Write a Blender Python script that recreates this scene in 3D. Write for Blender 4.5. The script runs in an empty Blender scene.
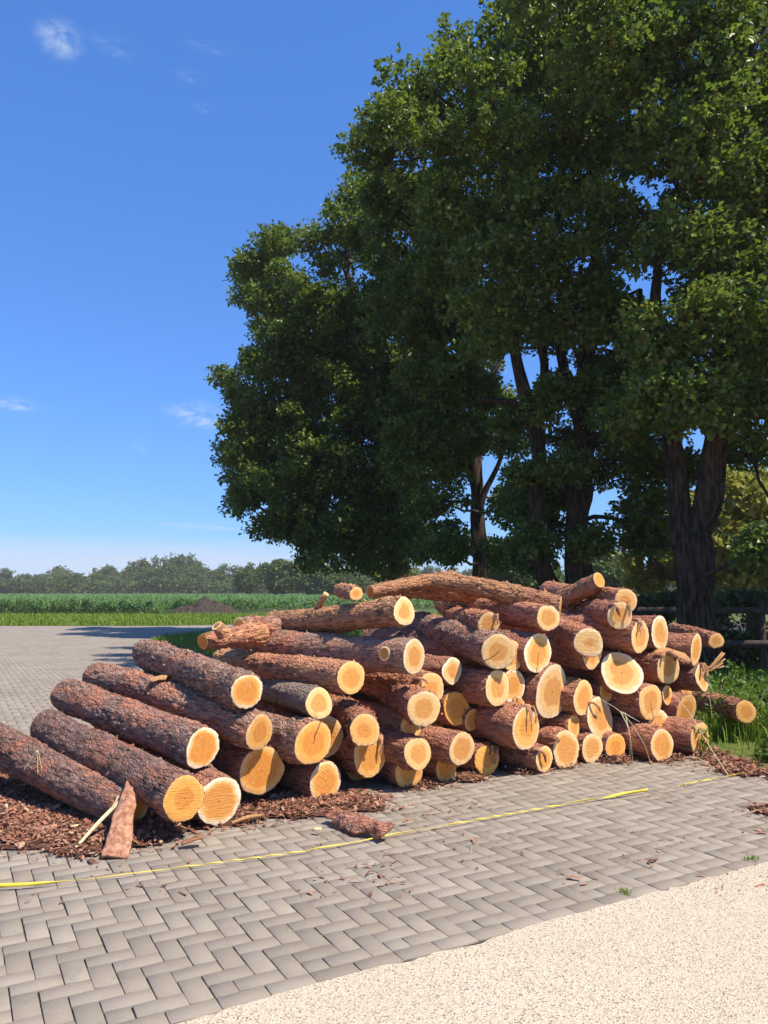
import bpy, math, random
import numpy as np
from mathutils import Vector, Matrix

rng = np.random.default_rng(7)
random.seed(7)
SC = bpy.context.scene
COL = SC.collection
R = math.radians

# ------------------------------------------------------------------ camera
W, H, F_PX, CAM_H, HORIZON = 768, 1024, 770.0, 1.35, 592.0
PITCH = math.atan((HORIZON - H / 2) / F_PX)
cam_d = bpy.data.cameras.new('camera'); cam = bpy.data.objects.new('camera', cam_d); COL.objects.link(cam)
cam.location = (0, 0, CAM_H); cam.rotation_euler = (math.pi / 2 + PITCH, 0, 0)
cam_d.sensor_fit = 'VERTICAL'; cam_d.sensor_height = 24; cam_d.lens = 24 * F_PX / H
cam_d.clip_start = .05; cam_d.clip_end = 3000
SC.camera = cam
CAM = np.array([0, 0, CAM_H])

def ray(px, py):
    """unit-depth (y = 1) direction through a pixel of the photograph"""
    a = (px - W / 2) / F_PX; b = (H / 2 - py) / F_PX
    c, s = math.cos(PITCH), math.sin(PITCH)
    d = np.array([a, c - b * s, s + b * c])
    return d / d[1]

def at(px, py, Y): return CAM + ray(px, py) * Y
def ground(px, py, z=0.0):
    d = ray(px, py); return CAM + d * ((z - CAM_H) / d[2])

# ------------------------------------------------------------------ mesh helpers
def link(o, parent=None):
    COL.objects.link(o)
    if parent is not None: o.parent = parent
    return o

def mesh_obj(name, verts, faces, mat=None, parent=None, smooth=False, attrs=None, uv=None):
    """faces: an (n,k) array, or a list of such arrays"""
    if isinstance(faces, np.ndarray): faces = [faces]
    faces = [f for f in faces if len(f)]
    me = bpy.data.meshes.new(name)
    verts = np.asarray(verts, np.float32)
    loops = np.concatenate([f.ravel() for f in faces]).astype(np.int32)
    tot = np.concatenate([np.full(len(f), f.shape[1], np.int32) for f in faces])
    start = np.concatenate([[0], np.cumsum(tot)[:-1]]).astype(np.int32)
    me.vertices.add(len(verts)); me.vertices.foreach_set('co', verts.ravel())
    me.loops.add(len(loops)); me.loops.foreach_set('vertex_index', loops)
    me.polygons.add(len(tot)); me.polygons.foreach_set('loop_start', start); me.polygons.foreach_set('loop_total', tot)
    if smooth: me.polygons.foreach_set('use_smooth', np.ones(len(tot), bool))
    if uv is not None:
        l = me.uv_layers.new(name='UVMap'); l.data.foreach_set('uv', np.asarray(uv, np.float32)[loops].ravel())
    for k, (dom, val) in (attrs or {}).items():
        a = me.attributes.new(k, 'FLOAT', dom); a.data.foreach_set('value', np.asarray(val, np.float32))
    me.update(calc_edges=True)
    if mat: me.materials.append(mat)
    return link(bpy.data.objects.new(name, me), parent)

def empty(name, loc, rot=None):
    o = bpy.data.objects.new(name, None); o.empty_display_size = .2
    o.location = loc
    if rot is not None: o.rotation_euler = rot
    return link(o)

def tag(o, label=None, cat=None, group=None, kind=None):
    if label: o['label'] = label
    if cat: o['category'] = cat
    if group: o['group'] = group
    if kind: o['kind'] = kind
    return o

# ------------------------------------------------------------------ noise (vectorised)
def _h(ix, iy, iz, s=0):
    n = (ix.astype(np.int64) * 374761393 + iy.astype(np.int64) * 668265263 + iz.astype(np.int64) * 2147483647 + s * 974711) & 0xffffffff
    n = ((n ^ (n >> 13)) * 1274126177) & 0xffffffff
    n = ((n ^ (n >> 16)) * 2246822519) & 0xffffffff
    return ((n ^ (n >> 15)) & 0xffffff) / float(0xffffff)

def vnoise(p, s=0):
    i = np.floor(p); f = p - i; f = f * f * (3 - 2 * f)
    i = i.astype(np.int64); out = 0
    for dx in (0, 1):
        wx = f[:, 0] if dx else 1 - f[:, 0]
        for dy in (0, 1):
            wy = f[:, 1] if dy else 1 - f[:, 1]
            for dz in (0, 1):
                wz = f[:, 2] if dz else 1 - f[:, 2]
                out = out + wx * wy * wz * _h(i[:, 0] + dx, i[:, 1] + dy, i[:, 2] + dz, s)
    return out

def fbm(p, oct=3, s=0):
    o = 0; a = .5; t = 0
    for k in range(oct):
        o = o + a * vnoise(p * 2 ** k, s + k); t += a; a *= .5
    return o / t

def worley(p, s=0):
    i = np.floor(p).astype(np.int64); f1 = np.full(len(p), 9.); f2 = np.full(len(p), 9.); cid = np.zeros(len(p))
    for dx in (-1, 0, 1):
        for dy in (-1, 0, 1):
            for dz in (-1, 0, 1):
                c = i + (dx, dy, dz)
                q = np.stack([c[:, k] + _h(c[:, 0], c[:, 1], c[:, 2], s + 11 * k) for k in range(3)], 1)
                d = np.sqrt(((q - p) ** 2).sum(1))
                near = d < f1
                f2 = np.where(near, f1, np.minimum(f2, d))
                cid = np.where(near, _h(c[:, 0], c[:, 1], c[:, 2], s + 77), cid)
                f1 = np.where(near, d, f1)
    return f1, f2, cid

def unit(v): return v / (np.linalg.norm(v, axis=-1, keepdims=True) + 1e-9)
def sm(a, b, x): t = np.clip((x - a) / (b - a), 0, 1); return t * t * (3 - 2 * t)

# ------------------------------------------------------------------ materials
class NT:
    def __init__(s, name):
        s.m = bpy.data.materials.new(name); s.m.use_nodes = True
        s.t = s.m.node_tree; s.t.nodes.clear()
        s.out = s.n('ShaderNodeOutputMaterial')
    def n(s, typ, ins=None, **kw):
        nd = s.t.nodes.new(typ)
        for k, v in kw.items(): setattr(nd, k, v)
        for k, v in (ins or {}).items():
            sock = nd.inputs[k]
            if isinstance(v, bpy.types.NodeSocket): s.t.links.new(v, sock)
            else: sock.default_value = v
        return nd
    def math(s, op, a, b=0.0, c=None, clamp=False):
        ins = {0: a, 1: b}
        if c is not None: ins[2] = c
        return s.n('ShaderNodeMath', ins, operation=op, use_clamp=clamp).outputs[0]
    def ramp(s, fac, stops, interp='LINEAR'):
        nd = s.n('ShaderNodeValToRGB', {0: fac}); cr = nd.color_ramp; cr.interpolation = interp
        while len(cr.elements) < len(stops): cr.elements.new(.5)
        for e, (p, c) in zip(cr.elements, stops):
            e.position = p; e.color = (*c, 1) if len(c) == 3 else c
        return nd.outputs[0]
    def step(s, a, b, x):
        return s.n('ShaderNodeMapRange', {0: x, 1: a, 2: b, 3: 0., 4: 1.}, interpolation_type='SMOOTHSTEP').outputs[0]
    def mix(s, fac, a, b, mode='MIX'):
        nd = s.n('ShaderNodeMix', {0: fac}, data_type='RGBA', blend_type=mode)
        for i, v in ((6, a), (7, b)):
            if isinstance(v, bpy.types.NodeSocket): s.t.links.new(v, nd.inputs[i])
            else: nd.inputs[i].default_value = (*v, 1) if len(v) == 3 else v
        return nd.outputs[2]
    def noise(s, vec, scale, detail=4, rough=.55, dist=0):
        return s.n('ShaderNodeTexNoise', {'Vector': vec, 'Scale': scale, 'Detail': detail, 'Roughness': rough, 'Distortion': dist}).outputs[0]
    def coord(s, which='Object'): return s.n('ShaderNodeTexCoord').outputs[which]
    def mapping(s, vec, scale=(1, 1, 1), loc=(0, 0, 0)):
        return s.n('ShaderNodeMapping', {'Vector': vec, 'Scale': scale, 'Location': loc}).outputs[0]
    def attr(s, name, typ='GEOMETRY'): return s.n('ShaderNodeAttribute', attribute_name=name, attribute_type=typ).outputs['Fac']
    def bsdf(s, col, rough=.8, bump=None, dist=.01, strength=1, spec=.3):
        b = s.n('ShaderNodeBsdfPrincipled', {'Roughness': rough, 'Specular IOR Level': spec})
        if isinstance(col, bpy.types.NodeSocket): s.t.links.new(col, b.inputs['Base Color'])
        else: b.inputs['Base Color'].default_value = (*col, 1)
        if bump is not None:
            bm = s.n('ShaderNodeBump', {'Height': bump, 'Distance': dist, 'Strength': strength})
            s.t.links.new(bm.outputs[0], b.inputs['Normal'])
        s.t.links.new(b.outputs[0], s.out.inputs[0])
        return b

def mat_bark():
    t = NT('pine_bark'); c = t.coord()
    rnd = t.n('ShaderNodeObjectInfo').outputs['Random']
    off = t.n('ShaderNodeVectorMath', {0: c, 1: t.n('ShaderNodeCombineXYZ', {0: t.math('MULTIPLY', rnd, 37.), 1: t.math('MULTIPLY', rnd, 11.), 2: 0.}).outputs[0]}, operation='ADD').outputs[0]
    red = t.attr('redness', 'OBJECT')
    st = t.mapping(off, (1, 1.7, 1.7))
    big = t.noise(st, 4.5, 5, .62)
    mid = t.noise(st, 15, 5, .66, .5)
    plate = t.n('ShaderNodeTexVoronoi', {'Vector': t.mapping(off, (22, 46, 46)), 'Scale': 1., 'Randomness': 1.}, feature='F1')
    edge = t.n('ShaderNodeTexVoronoi', {'Vector': t.mapping(off, (22, 46, 46)), 'Scale': 1.}, feature='DISTANCE_TO_EDGE').outputs['Distance']
    fine = t.noise(t.mapping(off, (1, 2.2, 2.2)), 70, 5, .7)
    pcol = t.n('ShaderNodeSeparateColor', {0: plate.outputs['Color']}).outputs[0]
    grey = t.mix(pcol, (.20, .116, .086), (.43, .265, .20))
    rust = t.mix(mid, (.40, .155, .09), (.56, .26, .16))
    orange = t.mix(mid, (.50, .21, .09), (.72, .40, .20))
    # where the outer scales came off the inner red bark shows
    k = t.math('ADD', t.math('MULTIPLY', big, 1.2), t.math('MULTIPLY', mid, .9))
    k = t.math('ADD', k, t.math('MULTIPLY', red, .75))
    k = t.math('ADD', k, t.math('MULTIPLY', t.math('SUBTRACT', t.noise(t.mapping(off, (1, 2., 2.)), 2.2, 3), .5), .7))
    m = t.step(1.06, 1.30, k)
    col = t.mix(m, grey, rust)
    col = t.mix(t.step(1.45, 1.75, k), col, orange)
    pale = t.step(.66, .74, t.noise(st, 26, 3, .6))
    col = t.mix(t.math('MULTIPLY', pale, t.math('MULTIPLY_ADD', red, .5, .06)), col, (.58, .36, .20))
    bare = t.attr('bareness', 'OBJECT')
    bk = t.step(.35, .75, t.math('ADD', t.noise(st, 2.6, 3), t.math('MULTIPLY_ADD', bare, 1.2, -.9)))
    col = t.mix(bk, col, t.mix(t.noise(t.mapping(off, (2, 30, 30)), 2, 4), (.22, .15, .11), (.42, .31, .23)))
    col = t.mix(t.math('MULTIPLY', t.step(.35, .65, fine), .30), col, t.mix(.5, col, (.03, .018, .015)))
    col = t.mix(1., col, t.ramp(rnd, [(0, (.74, .72, .74)), (.5, (1, 1, 1)), (1, (1.12, 1.08, 1.0))]), 'MULTIPLY')
    furrow = t.noise(t.mapping(off, (7, 40, 40)), 1.3, 3, .6)
    col = t.mix(t.math('MULTIPLY', t.math('SUBTRACT', 1., t.step(.30, .46, furrow)), .55), col, (.06, .03, .022))
    hgt = t.math('ADD', t.math('MULTIPLY', t.step(.3, .5, furrow), .8), t.math('MULTIPLY', t.step(0, .22, edge), .35), t.math('ADD', t.math('MULTIPLY', fine, .55), t.math('MULTIPLY', mid, .8)))
    t.bsdf(col, .9, hgt, .02, .95, .15)
    return t.m

def mat_end():
    t = NT('sawn_pine_end'); uv = t.coord('UV'); c = t.coord()
    info = t.n('ShaderNodeObjectInfo').outputs['Random']
    rr = t.n('ShaderNodeSeparateXYZ', {0: uv}).outputs[0]
    xyz = t.n('ShaderNodeSeparateXYZ', {0: c})
    y, z = xyz.outputs[1], xyz.outputs[2]
    off = t.n('ShaderNodeVectorMath', {0: c, 1: t.n('ShaderNodeCombineXYZ', {0: t.math('MULTIPLY', info, 50.), 1: 0., 2: 0.}).outputs[0]}, operation='ADD').outputs[0]
    n1 = t.noise(off, 11, 3, .5); n2 = t.noise(off, 32, 4, .65)
    rw = t.math('ADD', rr, t.math('MULTIPLY', t.math('SUBTRACT', n1, .5), .42))
    rw = t.math('ADD', rw, t.math('MULTIPLY', t.math('SUBTRACT', n2, .5), .22))
    heart = t.attr('heart', 'OBJECT'); warm = t.attr('warm', 'OBJECT')
    sap = t.mix(warm, (.85, .52, .20), (.80, .36, .06))
    hw = t.mix(warm, (.66, .27, .055), (.66, .225, .03))
    hm = t.math('SUBTRACT', 1., t.step(-.07, .07, t.math('SUBTRACT', rw, heart)))
    col = t.mix(t.math('MULTIPLY', hm, t.math('MULTIPLY_ADD', n2, .7, .5), clamp=True), sap, hw)
    rings = t.math('SINE', t.math('MULTIPLY', t.math('ADD', rr, t.math('MULTIPLY', n1, .16)), 62.))
    col = t.mix(t.math('MULTIPLY', t.step(.0, 1., rings), .30), col, (.52, .24, .07))
    col = t.mix(t.math('MULTIPLY', t.step(.55, .78, n2), .40), col, (.83, .63, .36))
    stain = t.step(.57, .70, t.noise(off, 7.5, 5, .65))
    col = t.mix(t.math('MULTIPLY', stain, .55), col, (.50, .22, .06))
    # pith and resin-pale rim
    col = t.mix(t.math('SUBTRACT', 1., t.step(.02, .06, rr)), col, (.30, .13, .05))
    rimw = t.attr('rim', 'OBJECT')
    col = t.mix(t.math('MULTIPLY', t.step(.74, .96, rw), rimw), col, (.86, .76, .54))
    col = t.mix(t.step(.975, .99, rr), col, (.20, .10, .06))
    # a drying crack across some ends
    ca = t.attr('crack', 'OBJECT')
    ln = t.math('ABSOLUTE', t.math('ADD', t.math('SUBTRACT', t.math('MULTIPLY', y, t.math('SINE', ca)), t.math('MULTIPLY', z, t.math('COSINE', ca))), t.math('MULTIPLY', t.math('SUBTRACT', n1, .5), .045)))
    along = t.math('ADD', t.math('MULTIPLY', y, t.math('COSINE', ca)), t.math('MULTIPLY', z, t.math('SINE', ca)))
    cm = t.math('MULTIPLY', t.math('SUBTRACT', 1., t.step(.0012, .0045, ln)), t.step(-.02, .03, along))
    cm = t.math('MULTIPLY', cm, t.step(.05, .1, ca))
    col = t.mix(t.math('MULTIPLY', cm, .9), col, (.07, .03, .015))
    # saw kerf lines
    ka = t.math('MULTIPLY', info, 19.); kc = t.math('ADD', t.math('MULTIPLY', y, t.math('COSINE', ka)), t.math('MULTIPLY', z, t.math('SINE', ka))); ks = t.math('SUBTRACT', t.math('MULTIPLY', y, t.math('SINE', ka)), t.math('MULTIPLY', z, t.math('COSINE', ka)))
    kerf = t.noise(t.n('ShaderNodeCombineXYZ', {0: t.math('MULTIPLY', info, 90.), 1: t.math('MULTIPLY', kc, 9.), 2: t.math('MULTIPLY', ks, 150.)}).outputs[0], 1., 3, .6)
    col = t.mix(t.math('MULTIPLY', t.step(.45, .75, kerf), .15), col, (.88, .66, .34))
    dirt = t.math('MULTIPLY', t.step(.60, .72, t.noise(off, 13, 5, .7)), t.math('MULTIPLY', t.step(.3, .95, rr), .5))
    col = t.mix(dirt, col, (.20, .12, .07))
    # fine drying checks running out from the pith
    ang = t.math('ARCTAN2', z, y)
    chk = t.noise(t.n('ShaderNodeCombineXYZ', {0: t.math('MULTIPLY', t.math('COSINE', ang), 5.), 1: t.math('MULTIPLY', t.math('SINE', ang), 5.), 2: t.math('MULTIPLY', info, 60.)}).outputs[0], 2.2, 2, .5)
    chk = t.math('MULTIPLY', t.math('SUBTRACT', 1., t.step(.0, .022, t.math('ABSOLUTE', t.math('SUBTRACT', chk, .60)))), t.math('MULTIPLY', t.step(.06, .2, rr), t.math('SUBTRACT', 1., t.step(.5, .85, t.math('ADD', rr, t.math('MULTIPLY', n2, .25))))))
    col = t.mix(t.math('MULTIPLY', chk, .55), col, (.22, .09, .03))
    col = t.mix(1., col, t.ramp(info, [(0, (.80, .78, .78)), (.4, (.98, .97, .95)), (1, (1.04, 1.02, 1.0))]), 'MULTIPLY')
    hgt = t.math('SUBTRACT', t.math('ADD', t.math('MULTIPLY', kerf, .9), t.math('MULTIPLY', n2, .6)), t.math('MULTIPLY', cm, 1.5))
    t.bsdf(col, .75, hgt, .006, .8, .2)
    return t.m

def mat_simple(name, a, b, scale=20, rough=.85, bump=.004, stretch=(1, 1, 1), spec=.25, detail=5):
    t = NT(name); c = t.mapping(t.coord(), stretch)
    n = t.noise(c, scale, detail, .62)
    t.bsdf(t.mix(t.step(.3, .7, n), a, b), rough, n, bump, .8, spec)
    return t.m

def mat_leaf(name, a, b, trans=.35, rough=.42, spec=.45, yellow=None):
    """two greens shared out leaf by leaf, light shining through the blade"""
    t = NT(name); r = t.attr('tone')
    col = t.mix(r, a, b)
    if yellow: col = t.mix(t.step(.955, .975, r), col, yellow)
    p = t.n('ShaderNodeBsdfPrincipled', {'Base Color': col, 'Roughness': rough, 'Specular IOR Level': spec})
    tr = t.n('ShaderNodeBsdfTranslucent', {'Color': t.mix(.5, col, (.20, .30, .02), 'MIX')})
    mx = t.n('ShaderNodeMixShader', {0: trans, 1: p.outputs[0], 2: tr.outputs[0]})
    t.t.links.new(mx.outputs[0], t.out.inputs[0])
    return t.m

def mat_paver():
    t = NT('concrete_paver'); c = t.coord(); tone = t.attr('tone')
    n = t.noise(c, 260, 4, .7); s = t.noise(c, .9, 5, .6); s2 = t.noise(c, 6, 4, .6)
    col = t.mix(tone, (.212, .174, .130), (.298, .248, .190))
    col = t.mix(t.math('MULTIPLY', t.step(.42, .72, s), .42), col, (.36, .295, .228))
    col = t.mix(t.math('MULTIPLY', t.step(.52, .74, s2), .5), col, (.16, .132, .108))
    col = t.mix(t.math('MULTIPLY', t.step(.35, .75, n), .45), col, (.40, .335, .262))
    col = t.mix(t.math('MULTIPLY', t.step(.62, .7, t.noise(c, 38, 3)), .25), col, (.42, .37, .31))
    t.bsdf(col, .9, n, .003, .7, .2)
    return t.m

def mat_concrete():
    t = NT('exposed_aggregate_concrete'); c = t.coord()
    v = t.n('ShaderNodeTexVoronoi', {'Vector': c, 'Scale': 165., 'Randomness': 1.})
    s = t.n('ShaderNodeSeparateColor', {0: v.outputs['Color']}).outputs[0]
    col = t.ramp(s, [(0, (.10, .075, .05)), (.09, (.24, .18, .12)), (.2, (.44, .34, .22)), (.55, (.54, .45, .325)), (.85, (.60, .52, .40)), (1, (.46, .29, .19))])
    n = t.noise(c, 1.4, 5, .6)
    col = t.mix(t.math('MULTIPLY', t.step(.4, .75, n), .3), col, (.42, .335, .22))
    col = t.mix(t.math('MULTIPLY', t.noise(c, 420, 2), .35), col, (.63, .54, .40))
    hgt = t.math('ADD', v.outputs['Distance'], t.math('MULTIPLY', t.noise(c, 300, 3), .5))
    t.bsdf(col, .9, hgt, .004, .8, .2)
    return t.m

M = {}
M['bark'] = mat_bark(); M['end'] = mat_end()
M['paver'] = mat_paver(); M['concrete'] = mat_concrete()
M['joint'] = mat_simple('joint_sand', (.028, .021, .015), (.065, .05, .036), 60)
M['soil'] = mat_simple('litter_soil', (.045, .022, .015), (.14, .062, .036), 30, .95, .02)
M['earth'] = mat_simple('earth', (.03, .022, .016), (.075, .055, .04), 6, .95, .05)
t = NT('oak_bark'); c_ = t.mapping(t.coord(), (9, 9, 1.6)); f_ = t.noise(c_, 2.2, 5, .65, .4); p_ = t.noise(t.coord(), 1.3, 4, .6)
cb = t.mix(t.step(.38, .62, f_), (.014, .010, .008), (.10, .064, .042)); cb = t.mix(t.math('MULTIPLY', t.step(.5, .7, p_), .5), cb, (.10, .06, .035))
t.bsdf(cb, .95, f_, .06, 1., .1); M['oakbark'] = t.m
M['oaktwig'] = mat_simple('oak_twig', (.03, .022, .016), (.07, .05, .038), 20)
M['leaf'] = mat_leaf('oak_leaf', (.050, .090, .012), (.25, .29, .055), .42, .40, .5, (.24, .11, .02))
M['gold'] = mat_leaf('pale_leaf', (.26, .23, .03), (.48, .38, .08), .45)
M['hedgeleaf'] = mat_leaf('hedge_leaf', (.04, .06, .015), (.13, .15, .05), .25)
M['weed'] = mat_leaf('weed_leaf', (.045, .11, .012), (.13, .22, .03), .35, .5, .3)
M['grass'] = mat_leaf('grass_blade', (.12, .20, .012), (.25, .33, .03), .35, .5, .3)
M['lawn'] = mat_simple('grass_ground', (.06, .085, .015), (.13, .15, .03), 9, .95, .05)
M['straw'] = mat_simple('dry_straw', (.55, .45, .25), (.72, .62, .40), 40)
M['corn'] = mat_leaf('maize_leaf', (.075, .16, .04), (.17, .28, .085), .3, .42, .4)
M['fieldsoil'] = mat_simple('field_ground', (.05, .075, .018), (.085, .12, .03), 4, .95, .05)
M['far'] = mat_leaf('far_leaf', (.065, .10, .03), (.13, .175, .05), .25, .8, .1)
M['chip'] = None
t = NT('bark_chip'); a_ = t.attr('tone'); c_ = t.coord()
cc = t.ramp(a_, [(0, (.10, .042, .028)), (.3, (.24, .095, .058)), (.6, (.40, .16, .09)), (.82, (.48, .24, .14)), (.93, (.56, .36, .22)), (1, (.72, .58, .40))])
t.bsdf(t.mix(t.math('MULTIPLY', t.noise(c_, 60, 4), .5), cc, (.10, .045, .03)), .85, t.noise(c_, 120, 4), .004, .8, .2); M['chip'] = t.m
M['slab'] = mat_simple('red_bark', (.28, .115, .062), (.55, .29, .17), 34, .9, .02, (1, 1, 1))
M['innerbark'] = mat_simple('bark_inside', (.17, .075, .035), (.36, .18, .085), 30, .8, .006, (1, 6, 1))
M['palewood'] = mat_simple('split_wood', (.62, .47, .24), (.80, .66, .38), 30, .75, .004, (1, 1, 9))
M['splinter'] = mat_simple('torn_wood', (.50, .22, .08), (.72, .42, .17), 40, .8, .02, (1, 8, 8))
M['greywood'] = mat_simple('weathered_wood', (.20, .135, .095), (.44, .30, .19), 9, .85, .02, (1, 9, 9))
M['tape'] = mat_simple('yellow_tape', (.66, .48, .03), (.76, .58, .06), 30, .4, .001, (1, 1, 1), .5)
M['fence'] = mat_simple('dark_fence_wood', (.04, .03, .024), (.09, .07, .055), 12, .9, .01)
M['damp'] = mat_simple('damp_soil', (.075, .058, .044), (.18, .145, .11), 18, .8, .012)
# ------------------------------------------------------------------ frame of the yard
E0, E1 = ground(170, 1024), ground(768, 862)
TD = unit((E1 - E0)[:2]); ND = np.array([-TD[1], TD[0]])           # along the slab edge / away from the camera
def yard(p, q): return np.array([E0[0] + TD[0] * p + ND[0] * q, E0[1] + TD[1] * p + ND[1] * q])

def sheet(name, poly, z, mat, kind='structure', jag=0.0):
    v = [(x, y, z) for x, y in poly]
    f = np.arange(len(v), dtype=np.int32)[None, :]
    o = mesh_obj(name, v, f, mat); tag(o, kind=kind); return o

def inside(pts, poly):
    x, y = pts[:, 0], pts[:, 1]; r = np.zeros(len(pts), bool); n = len(poly)
    for i in range(n):
        x1, y1 = poly[i]; x2, y2 = poly[(i + 1) % n]
        if y1 == y2: continue
        c = ((y1 > y) != (y2 > y)) & (x < (x2 - x1) * (y - y1) / (y2 - y1) + x1)
        r ^= c
    return r

FARY = ground(0, 626)[1]
# base sheet to the horizon
g = sheet('ground', [(-1500, -60), (1500, -60), (1500, 2200), (-1500, 2200)], -.03, M['fieldsoil'])

# concrete slab with a slightly ragged edge
jr = np.random.default_rng(3); ps = np.arange(-14, 16, .035)
jit = (fbm(np.stack([ps * 3, ps * 0, ps * 0], 1), 3) - .5) * .075 + (fbm(np.stack([ps * 22, ps * 0, ps * 0 + 5], 1), 2) - .5) * .034
edge = [tuple(yard(p, min(j - .012, .0))) for p, j in zip(ps, jit)]
slab_poly = edge + [tuple(yard(16, -12)), tuple(yard(-14, -12))]
tag(sheet('concrete_slab', slab_poly, .004, M['concrete']))

# grass edges (ground metres)
GL = [tuple(ground(*p)[:2]) for p in ((150, 640), (196, 652), (330, 700), (560, 735), (640, 748), (700, 757), (735, 765), (768, 771), (860, 790))]
GRASS = GL + [(14, 4), (40, 6), (40, FARY - 2.4)] + [tuple(ground(268, 631)[:2]), tuple(ground(205, 632)[:2]), tuple(ground(165, 636)[:2])]

# joint bed, then one bevelled block per paver, laid in herringbone beside a stretcher course
BED = [tuple(yard(-14, -.02)), tuple(yard(16, -.02)), (40, 12), (40, FARY), (9, FARY + 4), (-4, FARY + 2.4), (-9, FARY + .3), (-60, FARY + .5), (-60, 8)]
tag(sheet('joint_bed', BED, -.008, M['joint']))
w = .0855
A, B = np.meshgrid(np.arange(-400, 400), np.arange(0, 400), indexing='ij'); A = A.ravel(); B = B.ravel()
k = (A + B) % 4
rects = []
hz = (k == 0) & (B >= 1); rects.append(np.stack([A, B, A + 2, B + 1], 1)[hz])
vt = (k == 2) & (B >= 1); rects.append(np.stack([A, B, A + 1, B + 2], 1)[vt])
hf = (k == 3) & (B == 1); rects.append(np.stack([A, B, A + 1, B + 1], 1)[hf])
st = (B == 0) & (A % 2 == 0); rects.append(np.stack([A, B, A + 2, B + 1], 1)[st])
rc = np.concatenate(rects).astype(float) * w
cx, cy = (rc[:, 0] + rc[:, 2]) / 2, (rc[:, 1] + rc[:, 3]) / 2
wx, wy = E0[0] + TD[0] * cx + ND[0] * cy, E0[1] + TD[1] * cx + ND[1] * cy
keep = (wy > 1.0) & (np.abs(wx) < wy * .62 + 1.5) & (wx < 9) & inside(np.stack([wx, wy], 1), BED) & ~inside(np.stack([wx, wy], 1), [(p[0], p[1]) for p in GRASS])
rc = rc[keep]; n = len(rc)
gp, ch = .0021, .0012
def ring(ins, z):
    x0, y0, x1, y1 = (rc[:, 0] + ins, rc[:, 1] + ins, rc[:, 2] - ins, rc[:, 3] - ins)
    px = np.stack([x0, x1, x1, x0], 1); py = np.stack([y0, y0, y1, y1], 1)
    return np.stack([px, py, np.full((n, 4), z)], 2)
V = np.concatenate([ring(gp, -.009), ring(gp, -.0016), ring(gp + ch, 0.)], 1)          # (n,12,3)
tilt = rng.normal(0, .002, (n, 2)); hgt = rng.normal(0, .0005, n)
ctr = np.stack([(rc[:, 0] + rc[:, 2]) / 2, (rc[:, 1] + rc[:, 3]) / 2], 1)[:, None, :]
V[:, 4:, 2] += (hgt[:, None] + ((V[:, 4:, :2] - ctr) * tilt[:, None, :]).sum(2))
V[:, :, :2] += rng.normal(0, .0011, (n, 1, 2))
P = V.reshape(-1, 3); Wd = np.stack([E0[0] + TD[0] * P[:, 0] + ND[0] * P[:, 1], E0[1] + TD[1] * P[:, 0] + ND[1] * P[:, 1], P[:, 2]], 1)
q = [[8, 9, 10, 11]] + [[a + i, a + (i + 1) % 4, a + 4 + (i + 1) % 4, a + 4 + i] for a in (0, 4) for i in range(4)]
Fq = (np.arange(n)[:, None, None] * 12 + np.array(q)[None]).reshape(-1, 4).astype(np.int32)
tone = np.clip(rng.normal(.45, .27, n), 0, 1)
tag(mesh_obj('pavement', Wd, Fq, M['paver'], attrs={'tone': ('FACE', np.repeat(tone, 9))}), kind='structure')

# ------------------------------------------------------------------ logs
S = -TD                                                                    # unused sign helper
AX = np.array([math.cos(R(127)), math.sin(R(127)), 0.])                                          # back along the default log axis
PL0 = ground(325, 806)                                                     # where the front of the pile meets the ground
LEAN = .06
def pile_depth(px, py, o):
    """depth at which a pixel's ray meets the leaning front of the pile"""
    d = ray(px, py); n2 = ND
    # (CAM + d*Y - PL0).ND = LEAN * z
    A_ = d[0] * n2[0] + d[1] * n2[1] - LEAN * d[2]
    B_ = LEAN * CAM_H + PL0[0] * n2[0] + PL0[1] * n2[1]
    return B_ / A_ + o
def ground_depth(px, py, ry):
    d = ray(px, py)
    # CAM_H + d_z*Y = r = ry/F*Y
    return CAM_H / (ry / F_PX - d[2])

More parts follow.
